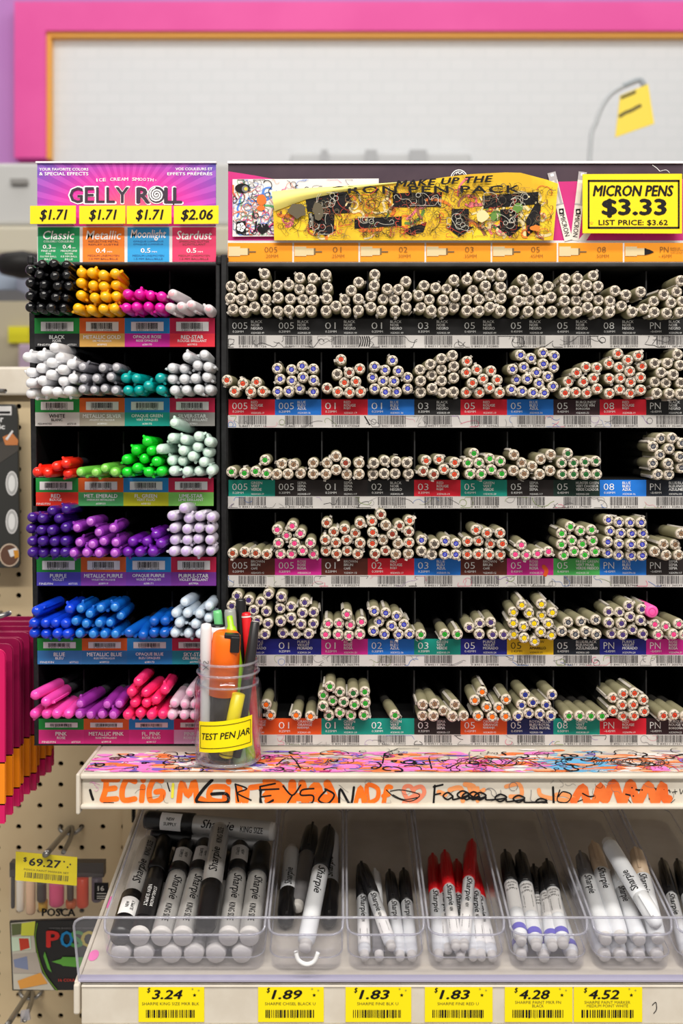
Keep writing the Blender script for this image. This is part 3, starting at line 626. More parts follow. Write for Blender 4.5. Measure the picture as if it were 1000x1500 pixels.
for cx, cy, rx_, ry_, mi in ((757, 305, 8, 8, 4), (722, 318, 5, 7, 4), (783, 335, 8, 5, 2), (435, 310, 14, 12, 1), (466, 310, 9, 14, 1), (705, 318, 10, 10, 6)):
    sc.e += 0.000004; sc.face([(cx + rx_ * rr.uniform(.7, 1.1) * math.cos(k * PI / 6), cy + ry_ * rr.uniform(.7, 1.1) * math.sin(k * PI / 6)) for k in range(12)], TZ, mi, 0.0002 + sc.e)
sc.build('scribbles', PC, yo)
tx = MB(); E = 0.004
tx.text('MAKE UP THE', 650, 266.5, 9, TZ, 142, 0, 0.05, 0.25, 1.1, 0.0026, -0.055)
tx.text('CRON PEN PACK', 622, 278.6, 10.5, TZ, 276, 0, 0.024, 0, 1.15, 0.0026, -0.005)
tx.build('lettering', INK, yo)
# the card below the magnetic posters: small clips that hold them
for nm, x, y in (('poster', 412, 346), ('poster', 800, 346)): pass
# ------------------------------------------------------------------ pens
DOT = {'BLACK': (98, 88, 80), 'RED': (222, 76, 44), 'BLUE': (52, 58, 176), 'BURGUNDY': (214, 66, 40), 'GREEN': (44, 168, 46), 'SEPIA': (150, 116, 88), 'HUNTER GREEN': (38, 112, 52), 'BLUE/BLACK': (66, 70, 84),
       'BROWN': (176, 72, 42), 'ROSE': (240, 76, 142), 'FRESH GREEN': (58, 190, 54), 'PURPLE': (84, 64, 128), 'YELLOW': (246, 212, 10), 'ORANGE': (255, 118, 20), 'ROYAL BLUE': (44, 56, 150), 'BRICK': (150, 56, 38), 'NAVY': (40, 66, 190)}
NUMC = {'BLACK': (40, 34, 31), 'SEPIA': (50, 38, 30), 'BLUE/BLACK': (170, 165, 160), 'PURPLE': (34, 22, 70), 'BLUE': (150, 150, 215), 'HUNTER GREEN': (14, 50, 22), 'YELLOW': (220, 180, 0), 'ORANGE': (240, 90, 10), 'ROSE': (215, 40, 105)}
CAPM = noisy('ivory cap end', (200, 187, 170), (210, 198, 182), 120, 0.38, spec=0.5); CAPS = noisy('khaki cap side', (138, 133, 104), (147, 141, 112), 60, 0.4); SLOT = mat('dark slot', (22, 18, 16), 0.6); CLIPM = mat('ivory clip', (212, 204, 194), 0.3, 0, 0.6)
BODM = mat('shade-dark pen barrel', (48, 46, 43), 0.4)  # barrels coloured dark to stand for the shade inside the bins
def fine_meshes():
    c = MB(); c.lathe([(0, .0004), (.0023, .0004), (.0024, 0), (.0039, 0), (.0046, .0008), (.0048, .0016), (.0046, .0018), (.0049, .0023), (.0051, .004), (.0051, .040), (.0047, .0415), (.004, .0415)], 24, [1, 1, 0, 0, 0, 1, 0, 2, 2, 2, 2])
    for k in range(6):
        P = []
        for a in (-.2, -.07, .07, .2): P.append((k * PI / 3 + a))
        pts = [(.0038 * math.cos(a), -.00008, .0038 * math.sin(a)) for a in P] + [(.0031 * math.cos(a), -.00008, .0031 * math.sin(a)) for a in reversed(P)]
        c.add(pts, [tuple(range(8))], 1)
    cap = c.mesh('cap', [CAPM, SLOT, CAPS])
    b = MB(); b.lathe([(.004, .0415), (.0043, .042), (.0043, .128), (.003, .137), (0, .138)], 14); bar = b.mesh('barrel', BODM)
    k = MB(); k.box(-.0012, .0012, .0015, .036, .0049, .0064); k.box(-.0012, .0012, .0015, .005, .0045, .0066); clip = k.mesh('clip', CLIPM)
    return cap, bar, clip
FCAP, FBAR, FCLIP = fine_meshes()
DOTS = {}
def dot_mesh(num, cn):
    if (num, cn) not in DOTS:
        m = MB(); m.add([(.00205 * math.cos(k * PI / 9), .0001, .00205 * math.sin(k * PI / 9)) for k in range(18)], [tuple(range(18))], 0)
        c = DOT[cn]; nc = NUMC.get(cn, tuple(int(v * .55) for v in c))
        m.text(num, 0, 0, .0016, lambda x, y, e: Vector((x, -.0001, -y)), .003 if len(num) == 3 else .0026, 1, 0.01)
        DOTS[(num, cn)] = m.mesh('colour_dot', [col(c, 0.45), col(nc, 0.5)])
    return DOTS[(num, cn)]
def relax(P, dmin):
    P = [list(p) for p in P]
    for _ in range(30):
        for i in range(len(P)):
            for j in range(i):
                dx, dy = P[i][0] - P[j][0], P[i][1] - P[j][1]; d = math.hypot(dx, dy) or .1
                if d < dmin:
                    k = (dmin - d) / 2 / d; P[i][0] += dx * k; P[i][1] += dy * k; P[j][0] -= dx * k; P[j][1] -= dy * k
    return P
ORD = ['first', 'second', 'third', 'fourth', 'fifth', 'sixth', 'seventh', 'eighth', 'ninth', 'tenth']
LAY = ['bottom layer', 'second layer up', 'third layer up', 'fourth layer up', 'fifth layer up', 'sixth layer up', 'seventh layer up']
def ranks(P, h):
    """(layer, place in the layer, size of the layer) for every point of a heap, bottom layer first"""
    left = sorted(range(len(P)), key=lambda i: -P[i][1]); R = {}; lay = 0
    while left:
        y0 = P[left[0]][1]; L = sorted([i for i in left if P[i][1] > y0 - h], key=lambda i: P[i][0])
        for n, i in enumerate(L): R[i] = (lay, n, len(L))
        left = [i for i in left if i not in L]; lay += 1
    return R
def place_word(n, N): return 'the only pen' if N == 1 else 'leftmost' if n == 0 else 'rightmost' if n == N - 1 else ORD[n] + ' from left'
# centres of the cap ends as seen in the photo: (x, y) in 1/4.1667 px from the crop corner named first
RAW = {
 (0, 320, 380): {0: "133,105 280,85 75,162 145,173 217,150 287,155 72,235 137,243 200,218 287,240 88,302 155,310 217,288 287,312",
                 1: "495,110 575,115 362,158 428,153 493,180 563,180 362,230 437,240 515,243 580,245 362,315 430,308 493,310 563,310",
                 2: "655,92 663,172 660,237 660,310 716,285 853,140 810,188 770,242 775,312 853,240 853,308", 3: "953,92 950,158 930,222 930,290"},
 (0, 540, 380): {3: "118,178 180,182 225,135 88,242 155,245 230,222 78,312 163,312 228,292", 4: "337,160 410,172 477,182 520,123 307,217 370,245 455,245 525,222 318,292 382,310 455,312 520,292",
                 5: "600,123 675,98 743,88 810,95 637,190 713,160 808,168 598,245 673,242 743,222 808,235 600,312 680,312 740,292 803,312", 6: "888,193 918,250 887,312"},
 (0, 760, 380): {6: "22,122 118,110 180,165 45,185 115,182 195,228 63,248 133,248 57,315 138,315 200,315", 7: "283,115 360,117 455,98 280,187 350,182 417,158 485,163 280,250 350,248 425,222 485,247 293,315 358,315 418,293 482,317",
                 8: "588,190 655,215 745,197 557,252 628,283 557,320 693,320 763,300", 9: "825,255 887,215 828,322 905,325 935,262 968,202 990,128 990,252 985,322"},
 (1, 320, 500): {0: "50,237 148,258 230,250 95,305 195,305 268,305", 1: "358,165 445,175 510,152 578,168 375,230 447,238 515,218 578,238 362,307 425,305 493,288 578,308",
                 2: "747,110 862,167 727,203,BLACK 797,193,BRICK 662,285,BRICK 768,250 838,247 727,308 800,308 865,305", 3: "953,155 940,220 953,288"},
 (1, 540, 500): {3: "145,117 98,175 180,182 88,243 152,243 237,220 102,310 168,308 237,288", 4: "512,85 445,105 377,142 313,175 385,205 445,172 520,152 317,240 445,240 520,222 318,310 388,288 450,310 518,308",
                 5: "600,122 598,190 660,175 747,180 697,228 783,237 632,255 597,310 680,310 737,283 800,312", 6: "878,172 903,235 873,292"},
 (1, 760, 500): {6: "12,85 73,103 148,78 218,90 30,158 147,140 210,157 112,192 178,215 50,229 122,252 208,275 24,305 87,313 150,312", 7: "410,157 477,162 353,192 303,245 395,247 458,225 288,315 350,312 413,313 475,290",
                 8: "605,75 665,115 730,90 553,137 613,157 678,183 750,150 555,227 620,225 682,248 742,222 553,318 615,293 683,315 743,297", 9: "830,135 908,133 970,80 870,190 948,207 985,145 833,248 898,255 843,317 922,318 985,250 985,320"},
 (2, 320, 620): {0: "78,297 157,305 225,295 283,225 292,308", 1: "385,250 457,255 577,245 357,310 422,308 498,305 577,308", 2: "717,203 663,243 775,243,BRICK 858,245 657,310 716,285 782,312 858,310", 3: "948,245 945,312"},
 (2, 540, 620): {3: "98,230 168,235 233,243 93,308 160,308 243,308", 4: "350,230 428,222 525,240 335,293,BRICK 395,312,BRICK 460,282 522,312", 5: "642,185 605,243 673,243 740,217,FRESH_GREEN 803,232 623,310 685,310 748,283,FRESH_GREEN 812,308", 6: "888,195 935,242 885,290 947,308"},
 (2, 760, 620): {6: "195,192 132,222 80,263 190,290 128,310", 7: "298,185 262,243 333,243 403,237 470,232 265,312 333,312 410,312 475,312", 9: "870,93 940,93 992,120 820,143 920,155 862,192 985,205 817,245 912,247 992,272 850,313 917,313"},
 (3, 320, 735): {0: "85,315 158,307 227,315 292,322", 1: "360,173 450,150 415,208 498,193 365,255 462,255 560,253 380,318 443,318 510,297 577,320",
                 2: "660,130 703,187 770,170 862,135 832,193 653,235 715,250 783,233 863,255 655,302 720,318 785,298 850,318", 3: "990,80,BRICK 938,125 940,188 940,252 957,315,BRICK"},
 (3, 540, 735): {3: "105,145,SEPIA 190,147,BRICK 247,120 145,200,BRICK 88,235,SEPIA 178,255,SEPIA 245,185,BRICK 245,247 100,300,BRICK 165,320,SEPIA 243,317,SEPIA", 4: "322,238 402,260,BLACK 467,242 530,258 322,300,BLACK 385,322,BLACK 465,322 530,320",
                 5: "655,173,RED 723,192,RED 803,193,RED 605,243,RED 668,240,RED 743,257,RED 815,258,RED 605,322,RED 668,322,RED 738,325,RED 800,322,RED", 6: "932,265 895,322 960,325"},
 (3, 760, 735): {6: "113,318 180,305", 7: "315,155 262,195 378,177 440,175 262,262 323,240 387,262 450,240 275,325 337,303 400,322 465,302",
                 8: "550,113 613,127 677,130 745,130 558,183 622,193 688,197 755,198 543,245 612,258 685,258 753,258 543,312 608,325 687,328 752,325", 9: "990,195 885,265 955,265 830,305 900,323 975,323"},
 (4, 320, 850): {0: "112,97 183,122 300,90 80,158 258,135 218,187 290,190 235,243 300,268 283,330 215,330", 1: "382,102 440,163 525,137 377,173 575,197 515,203 443,232 378,253 502,268 577,268 392,325 470,330 550,328",
                 2: "787,222 670,268 733,265 800,268 872,255 653,330 730,333 797,333 862,332", 3: "950,190 980,253 945,312"},
 (4, 540, 850): {3: "102,202 172,225 140,280 213,270 97,330 182,332 248,327", 4: "318,333 463,330 542,332", 5: "613,290 680,265 742,258 675,330 757,333 823,333", 6: "895,203 958,205 910,265 972,265 898,330 972,332"},
 (4, 760, 850): {6: "137,160 190,203 45,205 118,228 62,265 173,270 130,310 62,330 195,333", 7: "300,258 380,253 470,243 263,312 345,330 410,315 472,332",
                 8: "672,160 548,195 615,198 750,180 680,223 550,262 628,260 740,243 693,303 567,325 633,333 757,328", 9: "830,272 898,285 975,270 850,332 950,328 1005,335"},
 (5, 320, 970): {0: "290,260 317,325", 1: "473,325 560,332", 2: "677,152 643,205 740,185,HUNTER_GREEN 822,190,HUNTER_GREEN 892,182 695,235 638,270,HUNTER_GREEN 765,245,HUNTER_GREEN 828,262 893,252 672,325,HUNTER_GREEN 740,310 808,325 887,325"},
 (5, 540, 970): {3: "160,325", 4: "330,262 408,262 450,297 528,262 330,328 397,330 512,332 577,330", 5: "692,183 647,235 720,275 797,282 838,230 668,330 753,333 833,328", 6: "935,268 917,327"},
 (5, 760, 970): {6: "40,203 82,245 165,265 203,200 65,313 127,317 190,328", 7: "307,330 377,330 437,330 503,330", 8: "575,220 640,195 703,190 762,232 632,265 697,262 577,300 637,328 703,328 765,303", 9: "887,328 957,325 1005,330"},
}
BINP = {}
for (r, ox, oy), d in RAW.items():
    for b, s in d.items():
        L = BINP.setdefault((r, b), [])
        for q in s.split(' '):
            q = q.split(',', 2); L.append((ox + float(q[0]) / 4.1667, oy + float(q[1]) / 4.1667, q[2].replace('_', ' ') if len(q) > 2 else None))
# the burgundy and brown bins keep their own red caps; one bin of blue fills differs
SH = ['top', 'second', 'third', 'fourth', 'fifth', 'bottom']
CNAME = {'BRICK': 'brick red', 'NAVY': 'blue', 'BURGUNDY': 'red', 'BLUE/BLACK': 'grey', 'SEPIA': 'brown', 'BROWN': 'rust'}
rp = random.Random(99)
def pen_root(name, mesh, loc, yaw, pitch, roll):
    o = bpy.data.objects.new(name, mesh); COL.objects.link(o); o.location = loc
    o.rotation_euler = (Matrix.Rotation(yaw, 3, 'Z') @ Matrix.Rotation(pitch, 3, 'X') @ Matrix.Rotation(roll, 3, 'Y')).to_euler()
    return o
def fit(p, yaw, pit, L, r, xl, xr, zf):
    """turn a pen just enough that its far end lies inside its own bin"""
    xt = min(max(p.x - L * math.sin(yaw), xl + r), xr - r); zt = max(p.z + L * math.sin(pit), zf + r)
    return math.asin(max(min((p.x - xt) / L, .6), -.6)), math.asin(max(min((zt - p.z) / L, .5), -.5))
def child(name, mesh, par):
    c = bpy.data.objects.new(name, mesh); COL.objects.link(c); c.parent = par; return c
YAWB = {(r, b): rp.uniform(-.02, .02) for r in range(6) for b in range(10)}
YAWB.update({(5, 3): .13, (5, 4): .1, (5, 0): -.07, (3, 0): -.06, (5, 7): .09, (4, 7): .09, (5, 9): .07, (4, 9): .07, (5, 8): .06, (2, 9): .03, (3, 7): .04, (3, 9): .1, (5, 6): .06})
for (r, b), L in sorted(BINP.items()):
    P = relax([(x, y) for x, y, c in L], 16.2); R = ranks(P, 9.5); num, bc = BINS[r][b]
    for i, (x, y) in enumerate(P):
        cn = L[i][2] or bc; Y = 0.981 + rp.uniform(-.003, .003); lay, n, N = R[i]; cw = CNAME.get(cn, cn.lower())
        nm = cw.replace(' ', '_').replace('/', '_') + '_fineliner'
        xl, xr = (MX0 + MW * b - 500) / F, (MX0 + MW * (b + 1) - 500) / F; zf = W(0, LT[r], 1.0).z + .001
        p = W(x, y, Y); yaw, pit = fit(p, YAWB[(r, b)] + rp.uniform(-.012, .012), rp.uniform(-.008, .008) + (-.03 if lay > 2 else 0), .138, .0056, xl, xr, zf + lay * .0085)
        o = pen_root(nm, FCAP, p, yaw, pit, rp.uniform(0, 6.28))
        child('barrel', FBAR, o); child('clip', FCLIP, o); child('colour_dot', dot_mesh(num, cn), o)
        meta(o, '%s-dotted beige fineliner, %s in %s, %s bin, %s shelf' % (cw, place_word(n, N), LAY[lay], ORD[b], SH[r]), 'pen', 'fineliners in the %s bin of the %s shelf' % (ORD[b], SH[r]))
# one odd pen: pink flat-ended
m = MB(); m.lathe([(0, .0), (.0048, .0), (.0056, .0008), (.0056, .05), (.005, .051)], 22)
o = pen_root('pink_marker', m.mesh('cap', col((240, 90, 165), 0.35)), W(955, 896, .978), .04, 0, 0)
m = MB(); m.lathe([(.0052, .051), (.0052, .13), (0, .131)], 14); child('barrel', m.mesh('barrel', BODM), o)
m = MB(); m.lathe([(.0026, -.0001), (.0031, -.0003), (.0036, -.0001)], 20); child('end_ring', m.mesh('end_ring', col((220, 60, 140))), o)
meta(o, 'plain pink flat-ended marker on top of the last bin, fifth shelf', 'pen')

# gel pens
GELC = [[(14, 14, 17), None], [(238, 176, 18), None], [(218, 18, 156), None], [(214, 206, 210), (226, 172, 180)],
        [(228, 228, 231), None], [(122, 122, 130), (176, 174, 180)], [(0, 154, 152), None], [(190, 192, 196), (214, 214, 218)],
        [(238, 44, 26), None], [(104, 186, 66), (140, 204, 96)], [(22, 206, 42), None], [(190, 212, 202), (212, 232, 220)],
        [(62, 24, 124), None], [(140, 52, 168), (180, 96, 194)], [(108, 28, 158), None], [(206, 198, 214), (196, 172, 220)],
        [(16, 64, 206), None], [(14, 92, 184), (50, 128, 204)], [(14, 88, 182), None], [(178, 192, 206), (204, 218, 232)],
        [(238, 74, 174), None], [(146, 44, 150), (190, 88, 186)], [(240, 44, 108), None], [(216, 186, 202), (240, 160, 196)]]
GWORD = ['black', 'gold', 'magenta', 'clear pink-spotted', 'white', 'silver grey', 'teal', 'pearly silver', 'red', 'emerald green', 'bright green', 'pearly lime', 'dark purple', 'metallic purple', 'violet', 'pearly lilac',
         'royal blue', 'metallic blue', 'deep blue', 'pearly sky-blue', 'pink', 'metallic pink-purple', 'hot pink', 'pearly pink']
GR = {
 (0, 20, 370, 3.125): ["125,50 178,48 237,55 70,75 113,97 183,105 237,100 70,137 133,145 195,150 247,150 70,195 133,192 190,203 230,203 70,248 120,250 163,250 222,250", "305,88 352,88 405,98 460,92 302,135 358,147 407,152 463,145 302,192 365,203 413,197 465,197 288,252 350,257 405,255 455,253",
    "517,187 570,187 622,193 673,198 513,250 555,247 612,245 665,250", "722,187,-8,-10 710,250,-6 765,245,-6 805,238,-5 890,257,-3"],
 (1, 20, 490, 3.125): ["180,58,-16,-13 52,102,-14,1 118,95,-14 72,173 117,153,-10 165,127,-12,-8 207,103,-12,-9 262,133,-8,-6 72,222 123,210,-9 163,183,-9 217,160 70,270,-10 143,258 193,262 222,212 267,200 247,258", "313,147 405,152 468,150 317,200 375,200 442,193 313,250 365,253 413,247 463,255",
    "507,198 557,200 667,198 612,233 518,255 568,253 670,252", "790,100,-12,-8 870,90,-8,-8 722,152 777,155 838,140 887,147 722,203 777,203 828,200 882,193 733,255 787,253 843,250 893,250"],
 (2, 20, 610, 3.125): ["100,255,-12 147,258,-8 193,228 232,220 243,258", "300,255,-14 375,255,-12 410,240 460,255,-14", "607,115 555,155 625,155 512,197 593,193 650,207 512,255 560,237 612,255 672,253",
    "730,28,-9,-12 720,98,-9 780,105 843,90 893,115 665,150,-32 838,140 885,165 772,157 720,203 770,203 815,183 867,210 728,250 790,253 845,250 902,250"],
 (3, 20, 730, 3.125): ["170,57 235,50 78,87 125,93 200,93 72,140 120,147 168,148 232,135 78,198 125,198 180,200 230,198 78,250 128,252 183,250 228,250", "348,107 287,135 387,157 453,138 298,203 357,212 408,197 465,203 270,252 330,250 387,252 460,252",
    "648,167 540,200 605,200 670,208 517,247 572,247 632,247", "775,45 720,80,-5 797,92 847,82 903,87 730,138 790,143 845,137 897,142 733,192 790,192 840,187 897,192 727,245 783,245 837,245 900,243"],
 (4, 20, 860, 3.125): ["95,113,-20,2 252,103 85,168,-6 137,168,-8 185,167,-8 232,170,-10 87,213 142,217 193,217 240,218", "303,100 345,125 395,97 460,93 277,158,-9 328,170 388,167 437,165 487,133 298,215 360,217 412,217 463,217",
    "637,160 690,158 520,213,-13,3 588,225,0,6 637,213 687,213", "780,70 892,88 737,122,-7 792,122 848,125 890,145 755,167 828,172,-5 735,213 795,215 850,217"],
 (5, 20, 970, 2.632): ["75,130,-12 117,157,-10 75,203,-5 120,203,-7 160,203,-7 207,203,-6", "253,163,-9 358,165 405,163 250,203 292,205,-6 337,203,-5 382,205,-5", "477,78 450,118 505,120,-7 580,110 545,148,-7 463,160 508,160,-5 435,207 483,200,-5 527,207,-7 572,205",
    "678,120 618,160 660,165 693,165 608,207 655,207 693,207"],
}
def gel_meshes(k):
    c, sp = GELC[k]; gm = mat('gel cap %d' % k, c, 0.11 if k not in (3, 4, 7, 11, 15, 19, 23) else 0.32, 0, 0.55)
    if k in (3, 7, 11, 15, 19, 23, 4):
        b = gm.node_tree.nodes['Principled BSDF']; b.inputs['Subsurface Weight'].default_value = 0.0
    m = MB(); pr = [(0, 0)] + [(.0045 * math.sin(a), .0045 * (1 - math.cos(a))) for a in (.35, .7, 1.0, 1.3, PI / 2)] + [(.0049, .02), (.0051, .05), (.0046, .0515), (.0043, .0515)]
    m.lathes(pr, 18); cap = m.mesh('cap', gm)
    m = MB(); m.box(-.0011, .0011, .007, .042, .0044, .0062); m.lathes([(0, -.0015), (.0012, -.001), (.0012, .001), (0, .0015)], 8, o=(0, .0085, .0062), axis='y'); clip = m.mesh('clip', gm)
    spot = None
    if sp:
        rr_ = .0024 if k in (3, 23) else .003; m = MB(); pr = [(0, -.00012)] + [(.0045 * math.sin(a) + .0001 * math.sin(a), .0045 * (1 - math.cos(a)) - .0001) for a in (.25, math.asin(rr_ / .0045))]
        m.lathes(pr, 14); spot = m.mesh('tip_spot', mat('gel spot %d' % k, sp, 0.25))
    return cap, clip, spot
m = MB(); m.lathe([(.0043, .0515), (.0043, .14), (.003, .147), (0, .148)], 12); GBARP = m.mesh('barrel', mat('smoky clear barrel', (60, 58, 64), 0.25)); 
m = MB(); m.lathe([(.0043, .0515), (.0043, .14), (.003, .147), (0, .148)], 12); GBARK = m.mesh('barrel', mat('white pearl barrel', (120, 120, 124), 0.3))
m = MB(); m.lathe([(.0043, .0515), (.0043, .14), (.003, .147), (0, .148)], 12); GBARD = m.mesh('barrel', mat('dark smoky barrel', (34, 32, 38), 0.25))
for (r, ox, oy, s), bins in GR.items():
    for b, st_ in enumerate(bins):
        L = [[float(v) for v in q.split(',')] for q in st_.split(' ')]; k = r * 4 + b; cap, clip, spot = gel_meshes(k)
        P = relax([(ox + q[0] / s, oy + q[1] / s) for q in L], 15.0); R = ranks(P, 9); bn = GN[r][b][0].lower().replace('fl.', 'fluorescent').replace('met.', 'metallic')
        yb = -0.035 + rp.uniform(-.02, .02)
        for i, (x, y) in enumerate(P):
            q = L[i]; lay, n, N = R[i]
            yaw = math.radians(q[2]) if len(q) > 2 else yb + rp.uniform(-.02, .02); pit = math.radians(q[3]) if len(q) > 3 else rp.uniform(-.012, .012) - (.04 if lay > 2 else 0)
            xl, xr = (GX[r] + GW * b - 500) / F, (GX[r] + GW * (b + 1) - 500) / F; p = W(x, y, .966 + rp.uniform(-.004, .004))
            yaw, pit = fit(p, yaw, pit, .148, .0052, xl, xr, W(0, GT[r], 1.0).z + .001 + lay * .0075)
            o = pen_root(GWORD[k].replace(' ', '_').replace('-', '_') + '_gel_pen', cap, p, yaw, pit, rp.uniform(0, 6.28))
            child('clip', clip, o); child('barrel', GBARD if k in (0, 12, 16, 17, 18) else GBARK if k in (3, 4, 7, 11, 15, 19, 23) else GBARP, o)
            if spot: child('tip_spot', spot, o)
            meta(o, '%s gel pen, %s in %s, %s bin' % (GWORD[k], place_word(n, N), LAY[lay], bn), 'pen', '%s gel pens' % GWORD[k])
# ------------------------------------------------------------------ scribbled shelf under the racks
YF = 0.919; ZT = W(0, 1133, YF).z; XL = W(118, 0, YF).x; XR = 0.46
us = empty('steel_shelf', (0.1, 1.12, ZT - 0.03), 'cream steel shelf under the racks, top and front edge covered in orange and black graffiti', 'shelf')
MB().box(XL, XR, YF + .004, YP - .013, ZT - .004, ZT).build('deck', CREAM, us, bevel=0.001)
zb0 = W(0, 1185, YF).z; c = MB(); c.box(XL, XR, YF + .003, YF + .006, zb0, ZT - .002)
c.box(XL, XR, YF - .002, YF + .008, W(0, 1141, YF).z, ZT); c.box(XL, XR, YF - .002, YF + .02, zb0, W(0, 1178, YF).z); c.build('front_channel', CREAM, us, bevel=0.0018)
c = MB(); c.box(XL - .0035, XL, YF - .003, YP - .013, zb0 - .004, ZT + .0005); c.build('end_bracket', CREAM, us, bevel=0.0015)
ORG = noisy('orange marker ink', (238, 106, 24), (244, 118, 30), 60, 0.5); ORD2 = noisy('burnt orange marker ink', (224, 100, 40), (232, 116, 52), 60, 0.5)
TF = front(YF + .003); g = MB()
def Z(ox, oy, s, pts): return [(ox + x / s, oy + y / s) for x, y in pts]
A = lambda p: Z(100, 1080, 3.333, p); B = lambda p: Z(380, 1080, 3.125, p); C_ = lambda p: Z(680, 1080, 3.125, p)
for p in ([(172, 206), (242, 206)], [(186, 206), (182, 255), (166, 305)], [(166, 305), (236, 300)], [(182, 254), (228, 248)], [(325, 215), (287, 206), (264, 255), (270, 305), (325, 300)], [(364, 240), (358, 310)], [(365, 206), (366, 210)],
          [(455, 212), (420, 206), (395, 260), (405, 312), (450, 302), (462, 266), (428, 266)], [(540, 318), (555, 222), (585, 285), (615, 215), (628, 320)], [(765, 242), (700, 245), (690, 300), (755, 312), (765, 280)], [(648, 300), (690, 322)], [(782, 214), (784, 218)], [(778, 250), (775, 322)], [(830, 322), (830, 240), (862, 318), (872, 260)], [(890, 245), (990, 232)], [(960, 215), (1000, 212)]):
    g.stroke(A(p), 8.2, TF, 0)
for p in ([(30, 228), (80, 216), (95, 250), (30, 262), (92, 292), (40, 290)], [(100, 230), (110, 285)], [(150, 210), (150, 298)], [(195, 212), (210, 298)], [(230, 255), (262, 222), (285, 298)], [(310, 212), (328, 250), (345, 296)], [(120, 270), (330, 280)]): g.stroke(B(p), 12, TF, 0)
for p in ([(440, 298), (462, 228), (478, 300)], [(448, 268), (475, 268)], [(497, 300), (492, 220), (540, 234), (538, 280), (498, 300)], [(568, 302), (582, 230), (602, 228)], [(566, 268), (590, 262)]): g.stroke(B(p), 6.5, TF, 0)
g.stroke(B([(704, 246), (690, 224), (664, 228), (664, 262), (704, 296), (752, 258), (742, 226), (712, 232), (704, 246)]), 6, TF, 2)
g.stroke(B([(660, 300), (700, 270), (730, 262)]), 6, TF, 2)
for p in ([(820, 250), (850, 262)], [(870, 240), (920, 232), (930, 290)], [(940, 215), (980, 225), (985, 260)]): g.stroke(B(p), 7, TF, 3)
for p in ([(20, 225), (40, 260), (90, 240)], [(190, 225), (250, 215), (260, 265), (210, 270)], [(60, 232), (60, 290)], [(340, 240), (360, 270), (480, 290)], [(420, 262), (460, 262), (500, 280)]): g.stroke(C_(p), 6, TF, 3)
g.stroke(C_([(500, 290), (542, 228), (560, 292), (596, 296), (622, 222), (642, 292), (682, 206), (722, 300), (760, 205), (792, 298), (842, 215), (872, 298), (906, 215), (918, 284), (935, 280)]), 11.5, TF, 1)
K = [(A, [(107, 257), (113, 280), (121, 303)], 2.6), (A, [(484, 222), (490, 245), (496, 262)], 1.2), (A, [(172, 318), (222, 319)], .8), (A, [(702, 208), (660, 252), (626, 302), (640, 318), (700, 322), (775, 316), (772, 276), (700, 276)], 3.2), (A, [(815, 228), (830, 312)], 1.8), (A, [(815, 228), (872, 250), (826, 272), (892, 306)], 1.5),
     (A, [(936, 240), (946, 325), (1000, 305)], 1.8), (A, [(936, 240), (1010, 225)], 1.8), (B, [(0, 240), (88, 236)], 1.8), (B, [(8, 240), (6, 306), (62, 290)], 1.8), (B, [(6, 272), (52, 266)], 1.6), (B, [(108, 222), (150, 265), (188, 218)], 1.7), (B, [(150, 265), (124, 308)], 1.7), (B, [(248, 234), (196, 240), (190, 264), (244, 266), (238, 300), (182, 302)], 1.7),
     (B, [(308, 238), (270, 285), (312, 302), (342, 262), (300, 236)], 1.9), (B, [(364, 306), (370, 236), (416, 306), (432, 228)], 2.4), (B, [(580, 240), (622, 275), (690, 292), (732, 262), (650, 240), (598, 246)], 1.0), (B, [(610, 262), (660, 284), (720, 275)], .9), (B, [(608, 306), (680, 310), (740, 321), (800, 318), (862, 308)], .9), (B, [(730, 305), (745, 320), (790, 314)], .8),
     (B, [(802, 220), (796, 302)], 2), (B, [(796, 226), (838, 216)], 1.8), (B, [(800, 262), (828, 256)], 1.6), (C_, [(405, 228), (408, 308)], 2.2), (C_, [(436, 240), (425, 290), (470, 296), (488, 262), (450, 248), (430, 270)], 1.2), (C_, [(540, 256), (568, 270), (592, 268)], 1.4), (C_, [(500, 300), (540, 285)], 1), (C_, [(738, 260), (772, 268)], 1.7), (C_, [(766, 230), (790, 240), (812, 240)], 1.8), (C_, [(818, 238), (886, 236)], 2), (C_, [(845, 282), (850, 250), (870, 232)], 1.2),
     (C_, [(750, 285), (768, 308)], .8), (C_, [(912, 238), (918, 250), (935, 240), (940, 252)], .9), (C_, [(952, 250), (972, 247)], .8), (C_, [(962, 238), (964, 258)], .6), (C_, [(944, 300), (962, 284)], .6), (C_, [(985, 236), (990, 258), (1000, 240)], .7)]
for f_, p, w in K: g.stroke(f_(p), w * 1.45, TF, 4)
P = []
for cx, cy, rx_, ry_, f_ in ((862, 268, 22, 16, B), (930, 262, 26, 18, B), (980, 266, 24, 18, B), (12, 268, 22, 16, C_), (72, 268, 26, 17, C_), (165, 276, 26, 17, C_), (248, 280, 26, 16, C_), (350, 292, 24, 14, C_)):
    P += f_([(cx + rx_ * math.cos(a) , cy + ry_ * math.sin(a)) for a in (0, -1.6, -3.1, -4.6, -6.0)] + [(cx + rx_ * 1.2, cy + ry_)])
g.stroke(P, 2.4, TF, 4)
for k in range(4): g.stroke(C_(curl(random.Random(k), 95 + 70 * k, 240, 8, 14)), .8, TF, 5)
rr = random.Random(3)
for k in range(26):
    g.stroke(clampp(curl(rr, rr.uniform(125, 990), rr.uniform(1146, 1174), 6, 3), 124, 995, 1143, 1176), .4, TF, rr.choice((4, 5, 5)), n=3, caps=False)
g.stroke(A([(512, 228), (508, 290)]), 4, TF, 6)
for k in range(4): g.stroke(A(curl(rr, rr.uniform(105, 140), rr.uniform(215, 260), 5, 8)), .7, TF, 7)
